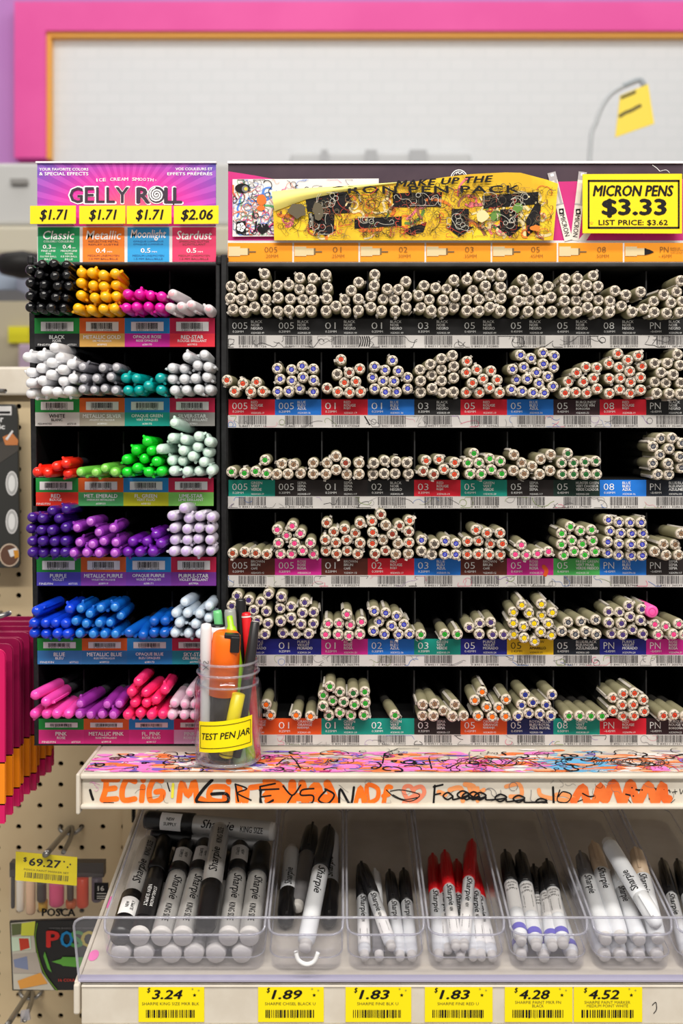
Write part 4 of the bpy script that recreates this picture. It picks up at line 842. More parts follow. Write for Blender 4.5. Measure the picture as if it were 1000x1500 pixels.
g.build('front_graffiti', [ORG, ORD2, col((228, 130, 100)), col((234, 150, 92)), INK, GINK, col((226, 216, 60)), col((215, 160, 190))], us)
# top graffiti, drawn in shelf coordinates (metres)
TT = lambda x, y, e=0.0: Vector((x, y, ZT + e)); g = MB(); rr = random.Random(8)
PAL = [INK, col((240, 132, 208)), col((232, 122, 66)), col((240, 170, 130)), col((128, 104, 200)), col((104, 178, 222)), col((176, 168, 176)), col((232, 226, 224)), col((206, 60, 130)), col((238, 206, 90)), GINK, col((110, 80, 70))]
def zone(px):
    if px < 230: return (1, 1, 1, 3, 1, 4, 7, 2, 7)
    if px < 390: return (2, 2, 3, 3, 6, 7, 7, 4)
    if px < 700: return (1, 1, 1, 1, 1, 2, 2, 3, 1, 4, 2, 6)
    if px < 790: return (1, 1, 2, 2, 6, 7)
    if px < 890: return (5, 5, 5, 5, 2, 3, 6)
    return (2, 2, 3, 7, 7, 6)
for q in range(1300):
    px = rr.uniform(125, 1090); v = rr.random() ** .8; y = .9235 + .058 * (1 - v) * rr.uniform(.6, 1.1); x = (px - 500) / 1600 * y
    if x < XL + .004 + (y - .92) * .05: continue
    mi = rr.choice(zone(px)); sx, sy = rr.uniform(.004, .016), rr.uniform(.0012, .0042)
    g.e += 0.0000004; e = .00015 + g.e; a0 = rr.uniform(0, 6); n = 11
    g.face([(max(x + sx * rr.uniform(.65, 1.2) * math.cos(k * 2 * PI / n), XL + .001), max(y + sy * rr.uniform(.65, 1.2) * math.sin(k * 2 * PI / n), .9215)) for k in range(n)], TT, mi, e)
for q in range(230):
    px = rr.uniform(130, 1080); y = rr.uniform(.924, .978); x = (px - 500) / 1600 * y
    P = clampp(curl(rr, x, y, rr.randint(4, 12), rr.uniform(.0015, .004), 1.2), XL + .003, XR, .9225, .99)
    g.e += 0.0000003; g.stroke(P, rr.choice((.0005, .0007, .001, .0018)), TT, rr.choice((0, 0, 0, 0, 10, 11, 4, 8)), .0004 + g.e, 3, False)
for cx, w in ((715, .004), (735, .004), (850, .003), (920, .003), (945, .003)):
    y = .95; x = (cx - 500) / 1600 * y
    for k in range(5): g.stroke([(x + (.012 + .002 * k) * math.cos(t) * rr.uniform(.9, 1.1), y + .012 * math.sin(t)) for t in [j * .7 for j in range(10)]], .0006, TT, 0, .0007 + k * .00001, 3, False)
for p in ([(560, .945), (563, .975)], [(655, .93), (700, .968), (735, .935), (760, .965), (800, .93)], [(405, .94), (425, .968), (440, .93)], [(628, .96), (632, .93)]):
    g.stroke([((px - 500) / 1600 * y, y) for px, y in p], .0014, TT, 0, .0008, 2)
g.face([((952 - 500) / 1600 * .93, .9235), ((979 - 500) / 1600 * .93, .9235), ((978 - 500) / 1600 * .93, .936), ((955 - 500) / 1600 * .93, .936)], TT, 1, .0009)
g.build('top_graffiti', PAL, us)

# ------------------------------------------------------------------ test pen jar
YJ = 0.950; jx = W(334, 0, YJ).x; px_m = YJ / F
jar = empty('test_pen_jar', (jx, YJ, ZT + .001), 'clear glass mason jar with yellow TEST PEN JAR label on the graffiti shelf', 'jar')
def jz(py): return CZ + (HZ - py) * YJ / F - (ZT + .001)
zb_ = 0.0; ztop_ = jz(966); q = ztop_ / .0955
pr = [(0, .0004), (.018, .0004), (.024, .001), (.0275, .004), (.0285, .010), (.0293, .03), (.0295, .055), (.0293, .068), (.0285, .074), (.0262, .079), (.0252, .0805), (.0262, .082), (.0268, .0845), (.0262, .087), (.0252, .0885), (.0258, .0900), (.0256, .0915), (.0248, .0925), (.0250, .0945), (.0246, .0955)]
JRIM = clear('jar glass with painted glint', tint=(244, 244, 246), haze=.16, gloss=.3, rough=.03, edge=.9)  # pale haze paints the highlights of neck and base into the glass
m = MB(); m.lathes([(r, z * q) for r, z in pr] + [(r - .0018, z * q) for r, z in reversed(pr[4:])] + [(.0255, .005), (0, .0045)], 48, axis='z'); m.build('glass', JARG, jar, local=True)
for zz, rr_ in ((967, .0252), (982, .0266), (999, .0256)):
    m = MB(); m.tube([(rr_ * math.cos(k * PI / 20), rr_ * math.sin(k * PI / 20), jz(zz) + .0006 * math.sin(k * PI / 20)) for k in range(41)], .0011, n=1, cap=False); m.build('screw_thread_glint', JRIM, jar, local=True)  # neck threads as pale rings, added to show the rim highlights
m = MB(); m.tube([(.0268 * math.cos(k * PI / 20), .0268 * math.sin(k * PI / 20), .0035) for k in range(41)], .0016, n=1, cap=False); m.build('base_ring', JRIM, jar, local=True)
lab = MB(); n = 22; R_ = .0299; z0, z1 = jz(1087), jz(1043)
def JL(u, v, e=0.0):   # u metres round the front (0 = middle), v metres up
    a = -PI / 2 + u / R_; r = R_ + e
    return Vector((r * math.cos(a), r * math.sin(a), v))
am = .0255; tl = lambda u: u * -.11
for i in range(n):
    u0, u1 = -am + 2 * am * i / n, -am + 2 * am * (i + 1) / n
    lab.add([JL(u0, z0 + tl(-u0)), JL(u1, z0 + tl(-u1)), JL(u1, z1 + tl(-u1)), JL(u0, z1 + tl(-u0))], [(0, 1, 2, 3)], 0, True)
lo = lab.build('label', YELP, jar, local=True)
lab = MB(); J3 = lambda x, y, e: JL(x, (z0 + z1) / 2 - y + tl(-x), .0003)
lab.text('TEST PEN JAR', .0005, .0003, .0072, J3, .044, 0, 0.02, 0.18, fine=.003)
hh = (z1 - z0) / 2 - .0035
for yy in (-hh, hh): lab.stroke([(-.0235 + .047 * k / 16, yy) for k in range(17)], .0005, J3, 0, .0003, 1, False)
for xx in (-.0235, .0235): lab.stroke([(xx, -hh), (xx, hh)], .0005, J3, 0, .0003, 1, False)
lab.build('lettering', INK, lo, local=True)

def frame_mat(p0, p1, toward=Vector((0, 0, CZ))):
    y = (p1 - p0).normalized(); z = toward - (p0 + p1) / 2; z = (z - y * z.dot(y)).normalized(); x = y.cross(z)
    M = Matrix(((x.x, y.x, z.x, p0.x), (x.y, y.y, z.y, p0.y), (x.z, y.z, z.z, p0.z), (0, 0, 0, 1)))
    return M
def pen_at(name, p0, p1, prof, mats, mis, label, cat='marker', group=None, seg=20):
    """root mesh of a pen whose axis runs from p0 to p1; prof lists (radius, fraction of length)"""
    L = (p1 - p0).length; m = MB(); m.lathe([(r, a * L) for r, a in prof], seg, mis)
    o = m.build(name, mats, None, local=True); o.matrix_world = frame_mat(p0, p1)
    return meta(o, label, cat, group), L
def ring_part(par, name, prof, m, seg=20):
    b = MB(); b.lathes(prof, seg); return b.build(name, m, par, local=True)
def J(x, y, dy=0.0):   # point from crop at 5.17x inside the jar
    return W(270 + x / 5.172, 850 + y / 5.172, YJ + dy)
def cylp(r, r1=None, e=.06): r1 = r1 or r; return [(0, 0), (r * .7, .004), (r, .02), (r1, .98), (r1 * .8, .996), (0, 1)]
mm = lambda c, r=.3: mat('pen plastic %d %d %d' % c, c, r, 0, .5)
o, L = pen_at('white_marker', J(158, 1330, -.008), J(165, 322, -.012), [(0, 0), (.0042, .004), (.0046, .05), (.0046, .72), (.005, .73), (.0049, .95), (.004, .99), (0, 1)], [mm((226, 222, 224))], [0] * 7, 'white marker standing at the left inside the test pen jar')
t = MB(); t.text('XS', 0, 0, .005, lambda x, y, e: Vector((-y, L * .69 + x, .0049)), None, 0, 0); t.build('lettering', GINK, o, local=True)
o, L = pen_at('broad_white_marker', J(240, 1300, .010), J(252, 340, .008), [(0, 0), (.007, .004), (.008, .05), (.008, .95), (.0065, .985), (0, 1)], [mm((232, 230, 232))], [0] * 5, 'broad white marker with black top behind the orange marker in the jar')
ring_part(o, 'end_plug', [(.0001, L * 1.004), (.005, L * 1.002), (.0055, L * .99)], mm((20, 20, 22)))
o, L = pen_at('orange_marker', J(258, 1345, -.004), J(322, 385, -.010), [(0, 0), (.009, .004), (.0108, .04), (.011, .5)], [mat('clear dark marker barrel', (58, 52, 50), .15)], [0] * 3, 'fat orange-capped marker with black clip in the test pen jar')
cap = ring_part(o, 'cap', [(.0112, L * .5), (.0128, L * .505), (.0124, L * .9), (.0118, L * .975), (.0095, L * .995), (0, L)], mm((255, 112, 12), .35))
b = MB(); b.box(.0035, .0116, L * .86, L * .985, .006, .0128); b.box(-.002, .0112, L * .965, L * 1.003, .0048, .0122); b.build('clip', mm((26, 24, 26)), o, bevel=.001, local=True)
o, L = pen_at('mint_green_pen', J(395, 1395, .014), J(248, 228, .016), [(0, 0), (.0035, .004), (.004, .1), (.004, .98), (.0034, 1), (0, 1)], [mm((108, 196, 126))], [0] * 5, 'mint green pen with square end at the back of the jar')
o, L = pen_at('grey_pen', J(422, 1425, -.008), J(345, 220, .010), [(0, 0), (.0045, .01), (.0058, .04), (.0056, .18), (.005, .2), (.0052, .98), (.0045, 1), (0, 1)], [mm((150, 152, 148)), mm((156, 194, 150))], [1, 1, 1, 1, 0, 0, 0], 'grey pen with pale green lower end in the jar')
o, L = pen_at('lime_highlighter', J(505, 1400, -.002), J(352, 345, .002), [(0, 0), (.0035, .01), (.005, .06), (.0052, .6), (.0052, .93), (.004, .99), (.0028, 1.0), (.0026, 1.07), (0, 1.075)], [mm((160, 214, 20))], [0] * 8, 'lime green highlighter leaning behind the orange marker in the jar')
o, L = pen_at('tall_black_pen', J(440, 1380, .018), J(427, 140, .018), [(0, 0), (.004, .004), (.0046, .03), (.0046, .99), (.004, 1), (0, 1)], [mm((24, 23, 25))], [0] * 5, 'tallest black pen standing upright in the jar')
o, L = pen_at('red_pen', J(548, 1390, .006), J(467, 240, .014), cylp(.0042), [mm((214, 24, 34))], [0] * 5, 'red pen leaning against the right side of the jar')
ring_part(o, 'band', [(.0044, L * .965), (.0044, L * .975)], WHT)
o, L = pen_at('slanted_black_pen', J(395, 1350, -.012), J(537, 312, -.002), [(0, 0), (.0034, .01), (.0048, .1), (.005, .6), (.004, .99), (.0032, 1), (0, 1)], [mm((36, 34, 36))], [0] * 6, 'matte black tapered pen slanting to the right out of the jar')
ring_part(o, 'end_cap', [(.0036, L * .992), (.003, L * 1.003), (0, L * 1.004)], mm((190, 184, 180)))
o, L = pen_at('yellow_pen', J(310, 1345, -.018), J(412, 852, -.014), cylp(.0058), [mm((240, 218, 8))], [0] * 5, 'short yellow pen fully inside the jar behind the label')
ring_part(o, 'band', [(.006, L * .05), (.006, L * .06)], INK)
# ------------------------------------------------------------------ slanted lower shelf with trays of markers
Y0, ZL = 0.914, CZ - .4553; TH_ = math.atan(.162); cT, sT = math.cos(TH_), math.sin(TH_)
def LW(x, d, h): return Vector((x, Y0 + d * cT - h * sT, ZL + d * sT + h * cT))
class LB_(MB):
    def add(s, vs, fs, mi=0, smooth=False): return MB.add(s, [LW(*v) for v in vs], fs, mi, smooth)
ls = empty('display_shelf', LW(.1, .2, -.02), 'slanted cream lower shelf holding clear trays of markers behind a clear guard', 'shelf')
LB_().box(XL, XR, 0, .395, -.004, 0).build('deck', CREAM, ls, bevel=.001)
LB_().box(XL - .0035, XL, -.003, .395, -.02, .0015).build('side_flange', CREAM, ls, bevel=.001)
yc0 = .909; c = MB(); zt_ = ZL - .001; zb2 = W(0, 1500, yc0).z
c.box(XL + .003, XR, yc0, yc0 + .003, zb2, zt_); c.box(XL + .003, XR, yc0 - .001, yc0 + .004, zt_ - .0018, zt_); c.box(XL + .003, XR, yc0 - .0015, yc0 + .004, zb2 - .003, zb2); c.build('price_channel', CREAM, ls, bevel=.001)
c = MB(); c.box(XL - .003, XL + .002, yc0 - .003, yc0 + .02, W(0, 1484, yc0).z, ZL + .001); c.build('end_bracket', CREAM, ls, bevel=.0015)
c = MB(); gx0 = W(108, 0, .911).x
pts = [(gx0 + .004, .001), (XR, .001), (XR, .0585), (gx0 + .010, .0585), (gx0 + .006, .0572), (gx0 + .0028, .0548), (gx0 + .0015, .051)]
fr = [(x, -.002, h) for x, h in pts]; bk = [(x, .0005, h) for x, h in pts]; n = len(pts); c = LB_()
c.add(fr + bk, [tuple(range(n)), tuple(range(2 * n - 1, n - 1, -1))] + [(i, i + n, (i + 1) % n + n, (i + 1) % n) for i in range(n)])
gd = c.build('clear_guard', clear('guard acrylic', tint=(252, 252, 254), haze=.045, gloss=.08, edge=.5), ls)
RIM = clear('clear plastic with painted glint', tint=(228, 228, 236), haze=.28, gloss=.3, edge=.6)  # white haze puts the bright edge highlights into the plastic
c = LB_(); 
c.tube([(gx0 + .004, -.0008, .002), (gx0 + .0015, -.0008, .051), (gx0 + .0028, -.0008, .0548), (gx0 + .006, -.0008, .0572), (gx0 + .010, -.0008, .0585), (.1, -.0008, .0585), (XR, -.0008, .0585)], .0011, n=1); c.build('edge', RIM, gd)
LB_().box(gx0 + .004, XR, -.003, .004, 0.0012, .0031).build('flange', mat('violet tinted acrylic', (176, 172, 196), .15), gd)
for px, py, rx_, ry_ in ((137, 1400, 7.5, 6), (160, 1322, 2.5, 7)):
    Y = (.6034) / (.162 + (py - 640) / 1600); x = (px - 500) / 1600 * Y; d = (Y - Y0) / cT; m = LB_()
    k = Y / 1600; m.add([(max(x + rx_ * k * math.cos(t * .524), XL + .0005), d + ry_ * k * 2.2 * math.sin(t * .524), .0004) for t in range(12)], [tuple(range(12))]); m.build('pink_sticker', col((244, 120, 190)), ls)
# price tags
TG = [(203, 299, '3.24', ['SHARPIE KING SIZE MKR BLK'], 'king size'), (378, 474, '1.89', ['SHARPIE CHISEL BLACK U'], ''), (506, 602, '1.83', ['SHARPIE FINE BLK U'], ''), (622, 721, '1.83', ['SHARPIE FINE RED U'], ''), (739, 838, '4.28', ['SHARPIE PAINT MKR FN', 'BLACK'], ''), (840, 940, '4.52', ['SHARPIE PAINT MARKER', 'MEDIUM POINT WHITE'], '')]
TLAB = ['yellow $3.24 shelf tag below the fat silver markers', 'yellow $1.89 shelf tag below the nearly empty second tray', 'yellow $1.83 shelf tag below the black fine marker tray', 'yellow $1.83 shelf tag below the red-capped marker tray', 'yellow $4.28 shelf tag below the purple-banded paint markers', 'yellow $4.52 shelf tag below the white paint markers']
yt = yc0 - .0003; T = front(yt)
for i, (x0, x1, pr, ds, _) in enumerate(TG):
    o = MB().pbox(x0, x1, 1444.5, 1496.5, yt, .0003, 0, .0006).build('shelf_tag', YELP, None, W((x0 + x1) / 2, 1496, yt), label=TLAB[i], cat='price tag', group='yellow tags on the lower shelf edge')
    tx = MB(); cx = (x0 + x1) / 2 - 2
    tx.text('$', cx - 31, 1450, 8, T, 5, 0, .02, .2, e=.0009); tx.text(pr, cx - 4, 1456, 13, T, 44, 0, .03, .22, e=.0009)
    disc(tx, cx + 36, 1459, 0.1, T, 0, .0009, 3)
    tx.face([(cx + 36 + 3 * (1 if k % 2 == 0 else .42) * math.sin(k * PI / 5), 1457 - 3 * (1 if k % 2 == 0 else .42) * math.cos(k * PI / 5)) for k in range(10)], T, 0, .0009)
    for dx, dy in ((33, 1448), (42, 1450)): tx.face([(cx + dx + 2 * (1 if k % 2 == 0 else .42) * math.sin(k * PI / 5), dy - 2 * (1 if k % 2 == 0 else .42) * math.cos(k * PI / 5)) for k in range(10)], T, 1, .0009)
    for k, q in enumerate(ds): tx.text(q, cx + 1, (1469.5 if len(ds) == 1 else 1467.5) + 5.2 * k, 4.2, T, min(86, 3.35 * len(q)), 2, -.006, e=.0009)
    barcode(tx, x0 + 11, x1 - 13, 1478.5, 1490, T, 0, False, .0009, 70 + i)
    tx.build('print', [INK, col((170, 160, 60)), col((84, 78, 40))], o)
m = MB(); m.stroke([(955, 1472), (960, 1468), (961, 1478), (957, 1484)], 1.2, front(yc0), 0, .0004); m.build('pen_mark', INK, ls)

# trays
TXS = [(152, 388), (393, 502.5), (508, 621), (627, 739), (747, 861), (869, 985), (992, 1108)]
TCON = ['fat silver king markers', 'a few chisel markers', 'black fine markers', 'red-capped fine markers', 'purple-banded paint markers', 'white paint markers', 'black-capped markers cut off by the picture edge']
def rrect(x0, x1, y0, y1, r, n=5):
    P = []
    for cx, cy, a in ((x1 - r, y1 - r, 0), (x0 + r, y1 - r, PI / 2), (x0 + r, y0 + r, PI), (x1 - r, y0 + r, 3 * PI / 2)):
        for k in range(n + 1): t = a + PI / 2 * k / n; P.append((cx + r * math.cos(t), cy + r * math.sin(t)))
    return P
TD0, TD1 = .011, .268
for i, (p0, p1) in enumerate(TXS):
    x0 = (p0 - 500) / 1600 * .926; x1 = (p1 - 500) / 1600 * .926; xc = (x0 + x1) / 2; hw = (x1 - x0) / 2
    m = MB(); loops = []
    def hz(y, hf, hs): t = min(max((y - .006) / .012, 0), 1); return hf + (hs - hf) * t * t * (3 - 2 * t)
    for ins, hf, hs, r in ((.0045, .0012, .0012, .009), (.0026, .0022, .0022, .010), (.0024, .0115, .0115, .010), (.0010, .0130, .0130, .012), (.0006, .026, .03, .012), (0, .0345, .0455, .012)):
        loops.append([(x, y, hz(y, hf, hs)) for x, y in rrect(-hw + ins, hw - ins, ins, TD1 - TD0 - ins, r)])
    n = len(loops[0]); vs = [v for l in loops for v in l]; fs = [tuple(reversed(range(n)))]
    for k in range(len(loops) - 1): fs += [(k * n + j, k * n + (j + 1) % n, (k + 1) * n + (j + 1) % n, (k + 1) * n + j) for j in range(n)]
    m.add(vs, fs, 0, True)
    o = m.build('clear_tray', TRAYP, None, local=True, label='clear plastic tray holding %s' % TCON[i], cat='tray', group='clear trays on the lower shelf'); o.location = LW(xc, TD0, .0004); o.rotation_euler = (TH_, 0, 0)
    s_ = o.modifiers.new('thickness', 'SOLIDIFY'); s_.thickness = .0014; s_.offset = 1
    rm = MB(); rm.tube(loops[-1] + [loops[-1][0]], .0011, n=1, cap=False, seg=6); rm.build('rim', RIM, o, local=True)  # pale hazy tube gives the tray edge its painted highlight
    rm = MB(); rm.tube(loops[3] + [loops[3][0]], .0006, n=1, cap=False, seg=6); rm.build('stacking_step', RIM, o, local=True)

# markers
h1, h2 = .0122, .0282
def tray_of(px, py, h):
    pf = 500 + W(px, py, (.6034 - h) / (.162 + (py - 640) / 1600)).x / .926 * 1600; ti = 0
    for k, (a, b) in enumerate(TXS):
        if k == 0 or pf > (a + TXS[k - 1][1]) / 2: ti = k
    return ti
def ends(a, ha, b, hb):
    ti = tray_of(*a, ha) if a[1] > b[1] else tray_of(*b, hb); return S(*a, ha, ti), S(*b, hb, ti)
def S(px, py, h, ti=0):
    Y = (.6034 - h) / (.162 + (py - 640) / 1600); p = W(px, py, Y)
    d = (p.y - Y0) * cT + (p.z - ZL) * sT; hh = -(p.y - Y0) * sT + (p.z - ZL) * cT     # keep it inside its tray
    r = (.0102, .0088, .0064, .0064, .0072, .0078, .0064)[ti] + .0031; xa, xb = ((v - 500) / 1600 * .926 for v in TXS[ti])
    if hh < .044: d = min(max(d, TD0 + .0062), TD1 - .0085); p.x = min(max(p.x, xa + r), xb - r)
    return LW(p.x, d, hh)
SIL = noisy('brushed silver', (176, 174, 172), (190, 188, 186), 90, 0.32, (1, .05, 1), spec=.6); SIL.node_tree.nodes['Principled BSDF'].inputs['Metallic'].default_value = .35
KBL = mat('glossy black cap', (20, 19, 21), .28, 0, .5); ENDW = mat('pale marker end', (206, 202, 198), .5); WBD = mat('white marker body', (222, 224, 228), .35, 0, .5)
REDC = mat('red marker cap', (196, 12, 22), .3, 0, .5); STK = mat('sticker white', (232, 230, 230), .5); PURP = mat('purple band', (100, 92, 190), .4); TAN = mat('tan cap', (190, 166, 140), .4); GRYM = mat('grey marker body', (120, 118, 120), .35)
def cyl_text(r, ys, off=0.0, flip=1): return lambda x, y, e: Vector(((r + .00025) * math.cos(PI / 2 + flip * (y + off) / r), ys - flip * x, (r + .00025) * math.sin(PI / 2 + flip * (y + off) / r)))
def patch(par, name, m, r, y0, y1, a0=-1.1, a1=1.1, bars=None, words=None, wm=None):
    b = MB(); n = 10; R = r + .0002
    for k in range(n):
        t0, t1 = PI / 2 + a0 + (a1 - a0) * k / n, PI / 2 + a0 + (a1 - a0) * (k + 1) / n
        b.add([(R * math.cos(t0), y0, R * math.sin(t0)), (R * math.cos(t1), y0, R * math.sin(t1)), (R * math.cos(t1), y1, R * math.sin(t1)), (R * math.cos(t0), y1, R * math.sin(t0))], [(0, 3, 2, 1)], 0, True)
    o = b.build(name, m, par, local=True)
    if bars or words:
        t = MB(); T3 = cyl_text(R, (y0 + y1) / 2)
        if bars:   # across-the-pen barcode
            L = y1 - y0; barcode(t, -L * .05, L * .38, -r * .6, r * .6, T3, 0, False, 0, bars)
        for (w, u, v, h, wd) in words or (): t.text(w, u, v, h, T3, wd, 0, .012, fine=.002)
        t.build('print', wm or INK, o, local=True)
    return o
def king(i, body, capend, label, h0, h1, text=True, dark=False, sticker=None):
    p0, p1 = ends(body, h0, capend, h1); r = .0092
    o, L = pen_at('king_size_marker', p0, p1, [(0, .0), (.0074, .0), (.0084, .008), (.0088, .03), (r, .035), (r, .56), (.0088, .575), (.0088, .62)], [SIL if not dark else KBL, ENDW], [1, 1, 1, 0, 0, 0, 0], label, 'marker', 'king size silver markers', 24)
    cp = ring_part(o, 'cap', [(.0088, L * .615), (.0101, L * .618), (.0101, L * .7), (.0096, L * .8), (.0092, L * .97), (.0082, L * .995), (0, L)], KBL, 24)
    if text:
        t = MB(); t.text('Sharpie', -L * .02 - .0, 0, .0102, cyl_text(r, L * .40), L * .25, 0, .016, .3, fine=.0022); t.text('KING SIZE', L * .24, .0006, .0054, cyl_text(r, L * .40), L * .17, 0, .018, fine=.002)
        t.build('lettering', INK, o, local=True)
    if sticker: patch(cp, 'sticker', STK, .0101, L * .7, L * .86, -.9, .9, None, [('NEW', .0, -.0025, .003, .008), ('SUPPLY', .0, .0022, .003, .013)])
    return o
def z4(x, y): return (100 + x / 3.125, 1170 + y / 3.125)
def z5(x, y): return (380 + x / 3.125, 1170 + y / 3.125)
def z6(x, y): return (680 + x / 3.125, 1170 + y / 3.125)
h1, h2, h3 = .0122, .0282, .0420
low = [(235, 722, 375, 250), (340, 728, 450, 250), (468, 730, 560, 250), (570, 732, 640, 250), (672, 730, 730, 250), (790, 738, 840, 255)]
for i, (x, y, X2, Y2) in enumerate(low):
    a, b = z4(x, y), z4(X2, Y2); king(i, a, b, 'silver marker in the bottom layer of the first tray, %s pale end from left' % ORD[i], h1, h1, False)
def zlab(s): return s + ' in the first tray'
def topk(body, cap, label, hb, hc, **k): return king(0, z4(*body), z4(*cap), label, hb, hc, **k)
topk((355, 200), (205, 640), 'silver marker lying cap to the front at the left wall of the first tray', h2 + .004, h2, sticker=True)
o = topk((318, 655), (440, 190), 'all-black marker second from left in the first tray', h2, h2 + .002, text=False, dark=True)
patch(o, 'sticker', mat('black print label', (30, 29, 31), .4), .0094, .02, .075, -.9, .9, None, [('STARLANDIA', .0, -.003, .003, .03), ('NEW SUPPLY', 0, .002, .0034, .032)], WINK)
topk((415, 668), (538, 212), 'silver marker with white sticker on its cap, third from left in the first tray', h2, h2 + .002, sticker=True)
topk((515, 668), (628, 205), 'silver marker fourth from left in the first tray, cap under the topmost one', h2, h2 + .002, sticker=True)
topk((695, 138), (618, 630), 'topmost silver marker with cap to the front, middle of the first tray', h3 + .012, h3 - .004)
topk((725, 680), (792, 200), 'silver marker right of the topmost one in the first tray', h2, h2 + .002, sticker=True)
topk((825, 655), (888, 215), 'silver marker beside the right wall of the first tray', h2, h2 + .002)
topk((945, 150), (352, 95), 'silver marker lying crosswise at the back of the first tray, upper one', h3 + .012, h3 + .012, sticker=True)
topk((940, 205), (345, 165), 'silver marker lying crosswise at the back of the first tray, lower one', h3 - .009, h3 - .009, text=False)

def fine(body, cap, label, hb, hc, cm=KBL, r=.0056, bm=WBD, band=False, text='Sharpie', sticker=0, group=None, name='fine_marker', split=.6, capr=None):
    p0, p1 = ends(body, hb, cap, hc); cr = capr or r * 1.08
    o, L = pen_at(name, p0, p1, [(0, 0), (r * .55, .001), (r * .7, .012), (r * .72, .05), (r * .96, .07), (r, .12), (r, split - .01), (r * .9, split), (r * .9, split + .03)], [bm, ENDW], [1, 1, 1, 0, 0, 0, 0, 0], label, 'marker', group, 18)
    cp = ring_part(o, 'cap', [(r * .9, L * split), (cr, L * (split + .003)), (cr * .98, L * .85), (cr * .82, L * .96), (cr * .5, L * .995), (0, L)], cm, 18)
    b = MB(); b.box(-.0013, .0013, L * (split + .04), L * .96, cr * .75, cr + .0016); b.build('clip', cm, cp, local=True, bevel=.0005)
    if text:
        t = MB(); t.text(text, 0, 0, r * 1.15, cyl_text(r, L * (split - .13)), L * .22, 0, .02, .3, fine=.0014); t.build('lettering', INK, o, local=True)
    if sticker: patch(o, 'sticker', STK, r, L * .1, L * .36, -1.15, 1.15, sticker, [('NEW', -L * .09, 0, r * .5, .006)])
    if band: ring_part(o, 'purple_band', [(r * 1.015, L * .085), (r * 1.02, L * .09), (r * 1.02, L * .135), (r * 1.015, L * .14)], PURP)
    return o
f1, f2 = .0088, .0185
# second tray: chisel markers
def chisel(body, cap, label, hb, hc, dark=False, **k): return fine(z5(*body), z5(*cap), label, hb, hc, r=.0078, name='chisel_marker', bm=GRYM if dark else WBD, split=.62, **k)
o = chisel((150, 225), (58, 575), 'white-labelled marker with grey end at the left of the second tray, cap to the front', .012, .010)
chisel((172, 505), (240, 130), 'black marker in shade in the middle of the second tray', .010, .012, dark=True, text=None)
chisel((205, 700), (318, 132), 'long white marker with tall black cap lying on top in the second tray', .017, .045)
o = chisel((378, 150), (318, 575), 'white-labelled marker at the right wall of the second tray, cap to the front', .012, .010)
m = MB(); q = [S(*z5(x, y), .008) for x, y in ((170, 702), (176, 735), (200, 755), (225, 757), (252, 745), (268, 705))]
yk = .914 - .006
m = MB(); m.tube([W(*z5(x, y), .9085) for x, y in ((166, 700), (176, 735), (200, 754), (225, 757), (252, 742), (268, 702))], .0019, n=5)  # white loop added to stand for the reflection of a marker end
m.build('marker_end_reflection', mat('white reflection', (232, 232, 234), .4), None, W(*z5(218, 757), .9085), label='white curved plastic hook stuck on the guard before the second tray', cat='hook')
# third tray
fine(z5(482, 770), z5(466, 300), 'black-capped fine marker at the left of the third tray', f1, f1 + .004, sticker=3)
fine(z5(550, 768), z5(528, 335), 'grey marker under the crossed one in the third tray', f1, f1, bm=GRYM, cm=WBD, text=None)
fine(z5(608, 712), z5(470, 303), 'black-capped fine marker lying crossed on top in the third tray', f2, f2 + .006, sticker=5)
fine(z5(648, 772), z5(596, 338), 'black-capped fine marker second from the right wall of the third tray', f1, f1)
fine(z5(702, 772), z5(692, 332), 'black-capped fine marker nearest the right wall of the third tray', f1, f1)
# fourth tray: red caps
R4 = [((818, 775), (792, 262), f1, f1, 0, 'at the left wall of the fourth tray'), ((862, 700), (838, 300), f1, f1, 7, 'second in the bottom layer of the fourth tray'), ((905, 722), (848, 248), f2, f2 + .004, 9, 'on top at the left of the fourth tray'), ((925, 760), (902, 290), f1, f1, 0, 'in the middle of the bottom layer, fourth tray'),
      ((945, 745), (1000, 195), f2, f2 + .010, 11, 'highest and tilting right in the fourth tray'), ((985, 770), (955, 240), f1, f1, 0, 'in shade behind the tilted one, fourth tray'), ((1018, 742), (1030, 260), f1, f1 + .004, 13, 'right of the tilted one, fourth tray'), ((1072, 735), (1052, 300), f1 - .001, f1 - .001, 15, 'at the right wall of the fourth tray')]
for bd, cp, a, b, st_, wh in R4: fine(z5(*bd), z5(*cp), 'red-capped fine marker ' + wh, a, b, REDC, sticker=st_, group='red-capped fine markers', name='red_marker')
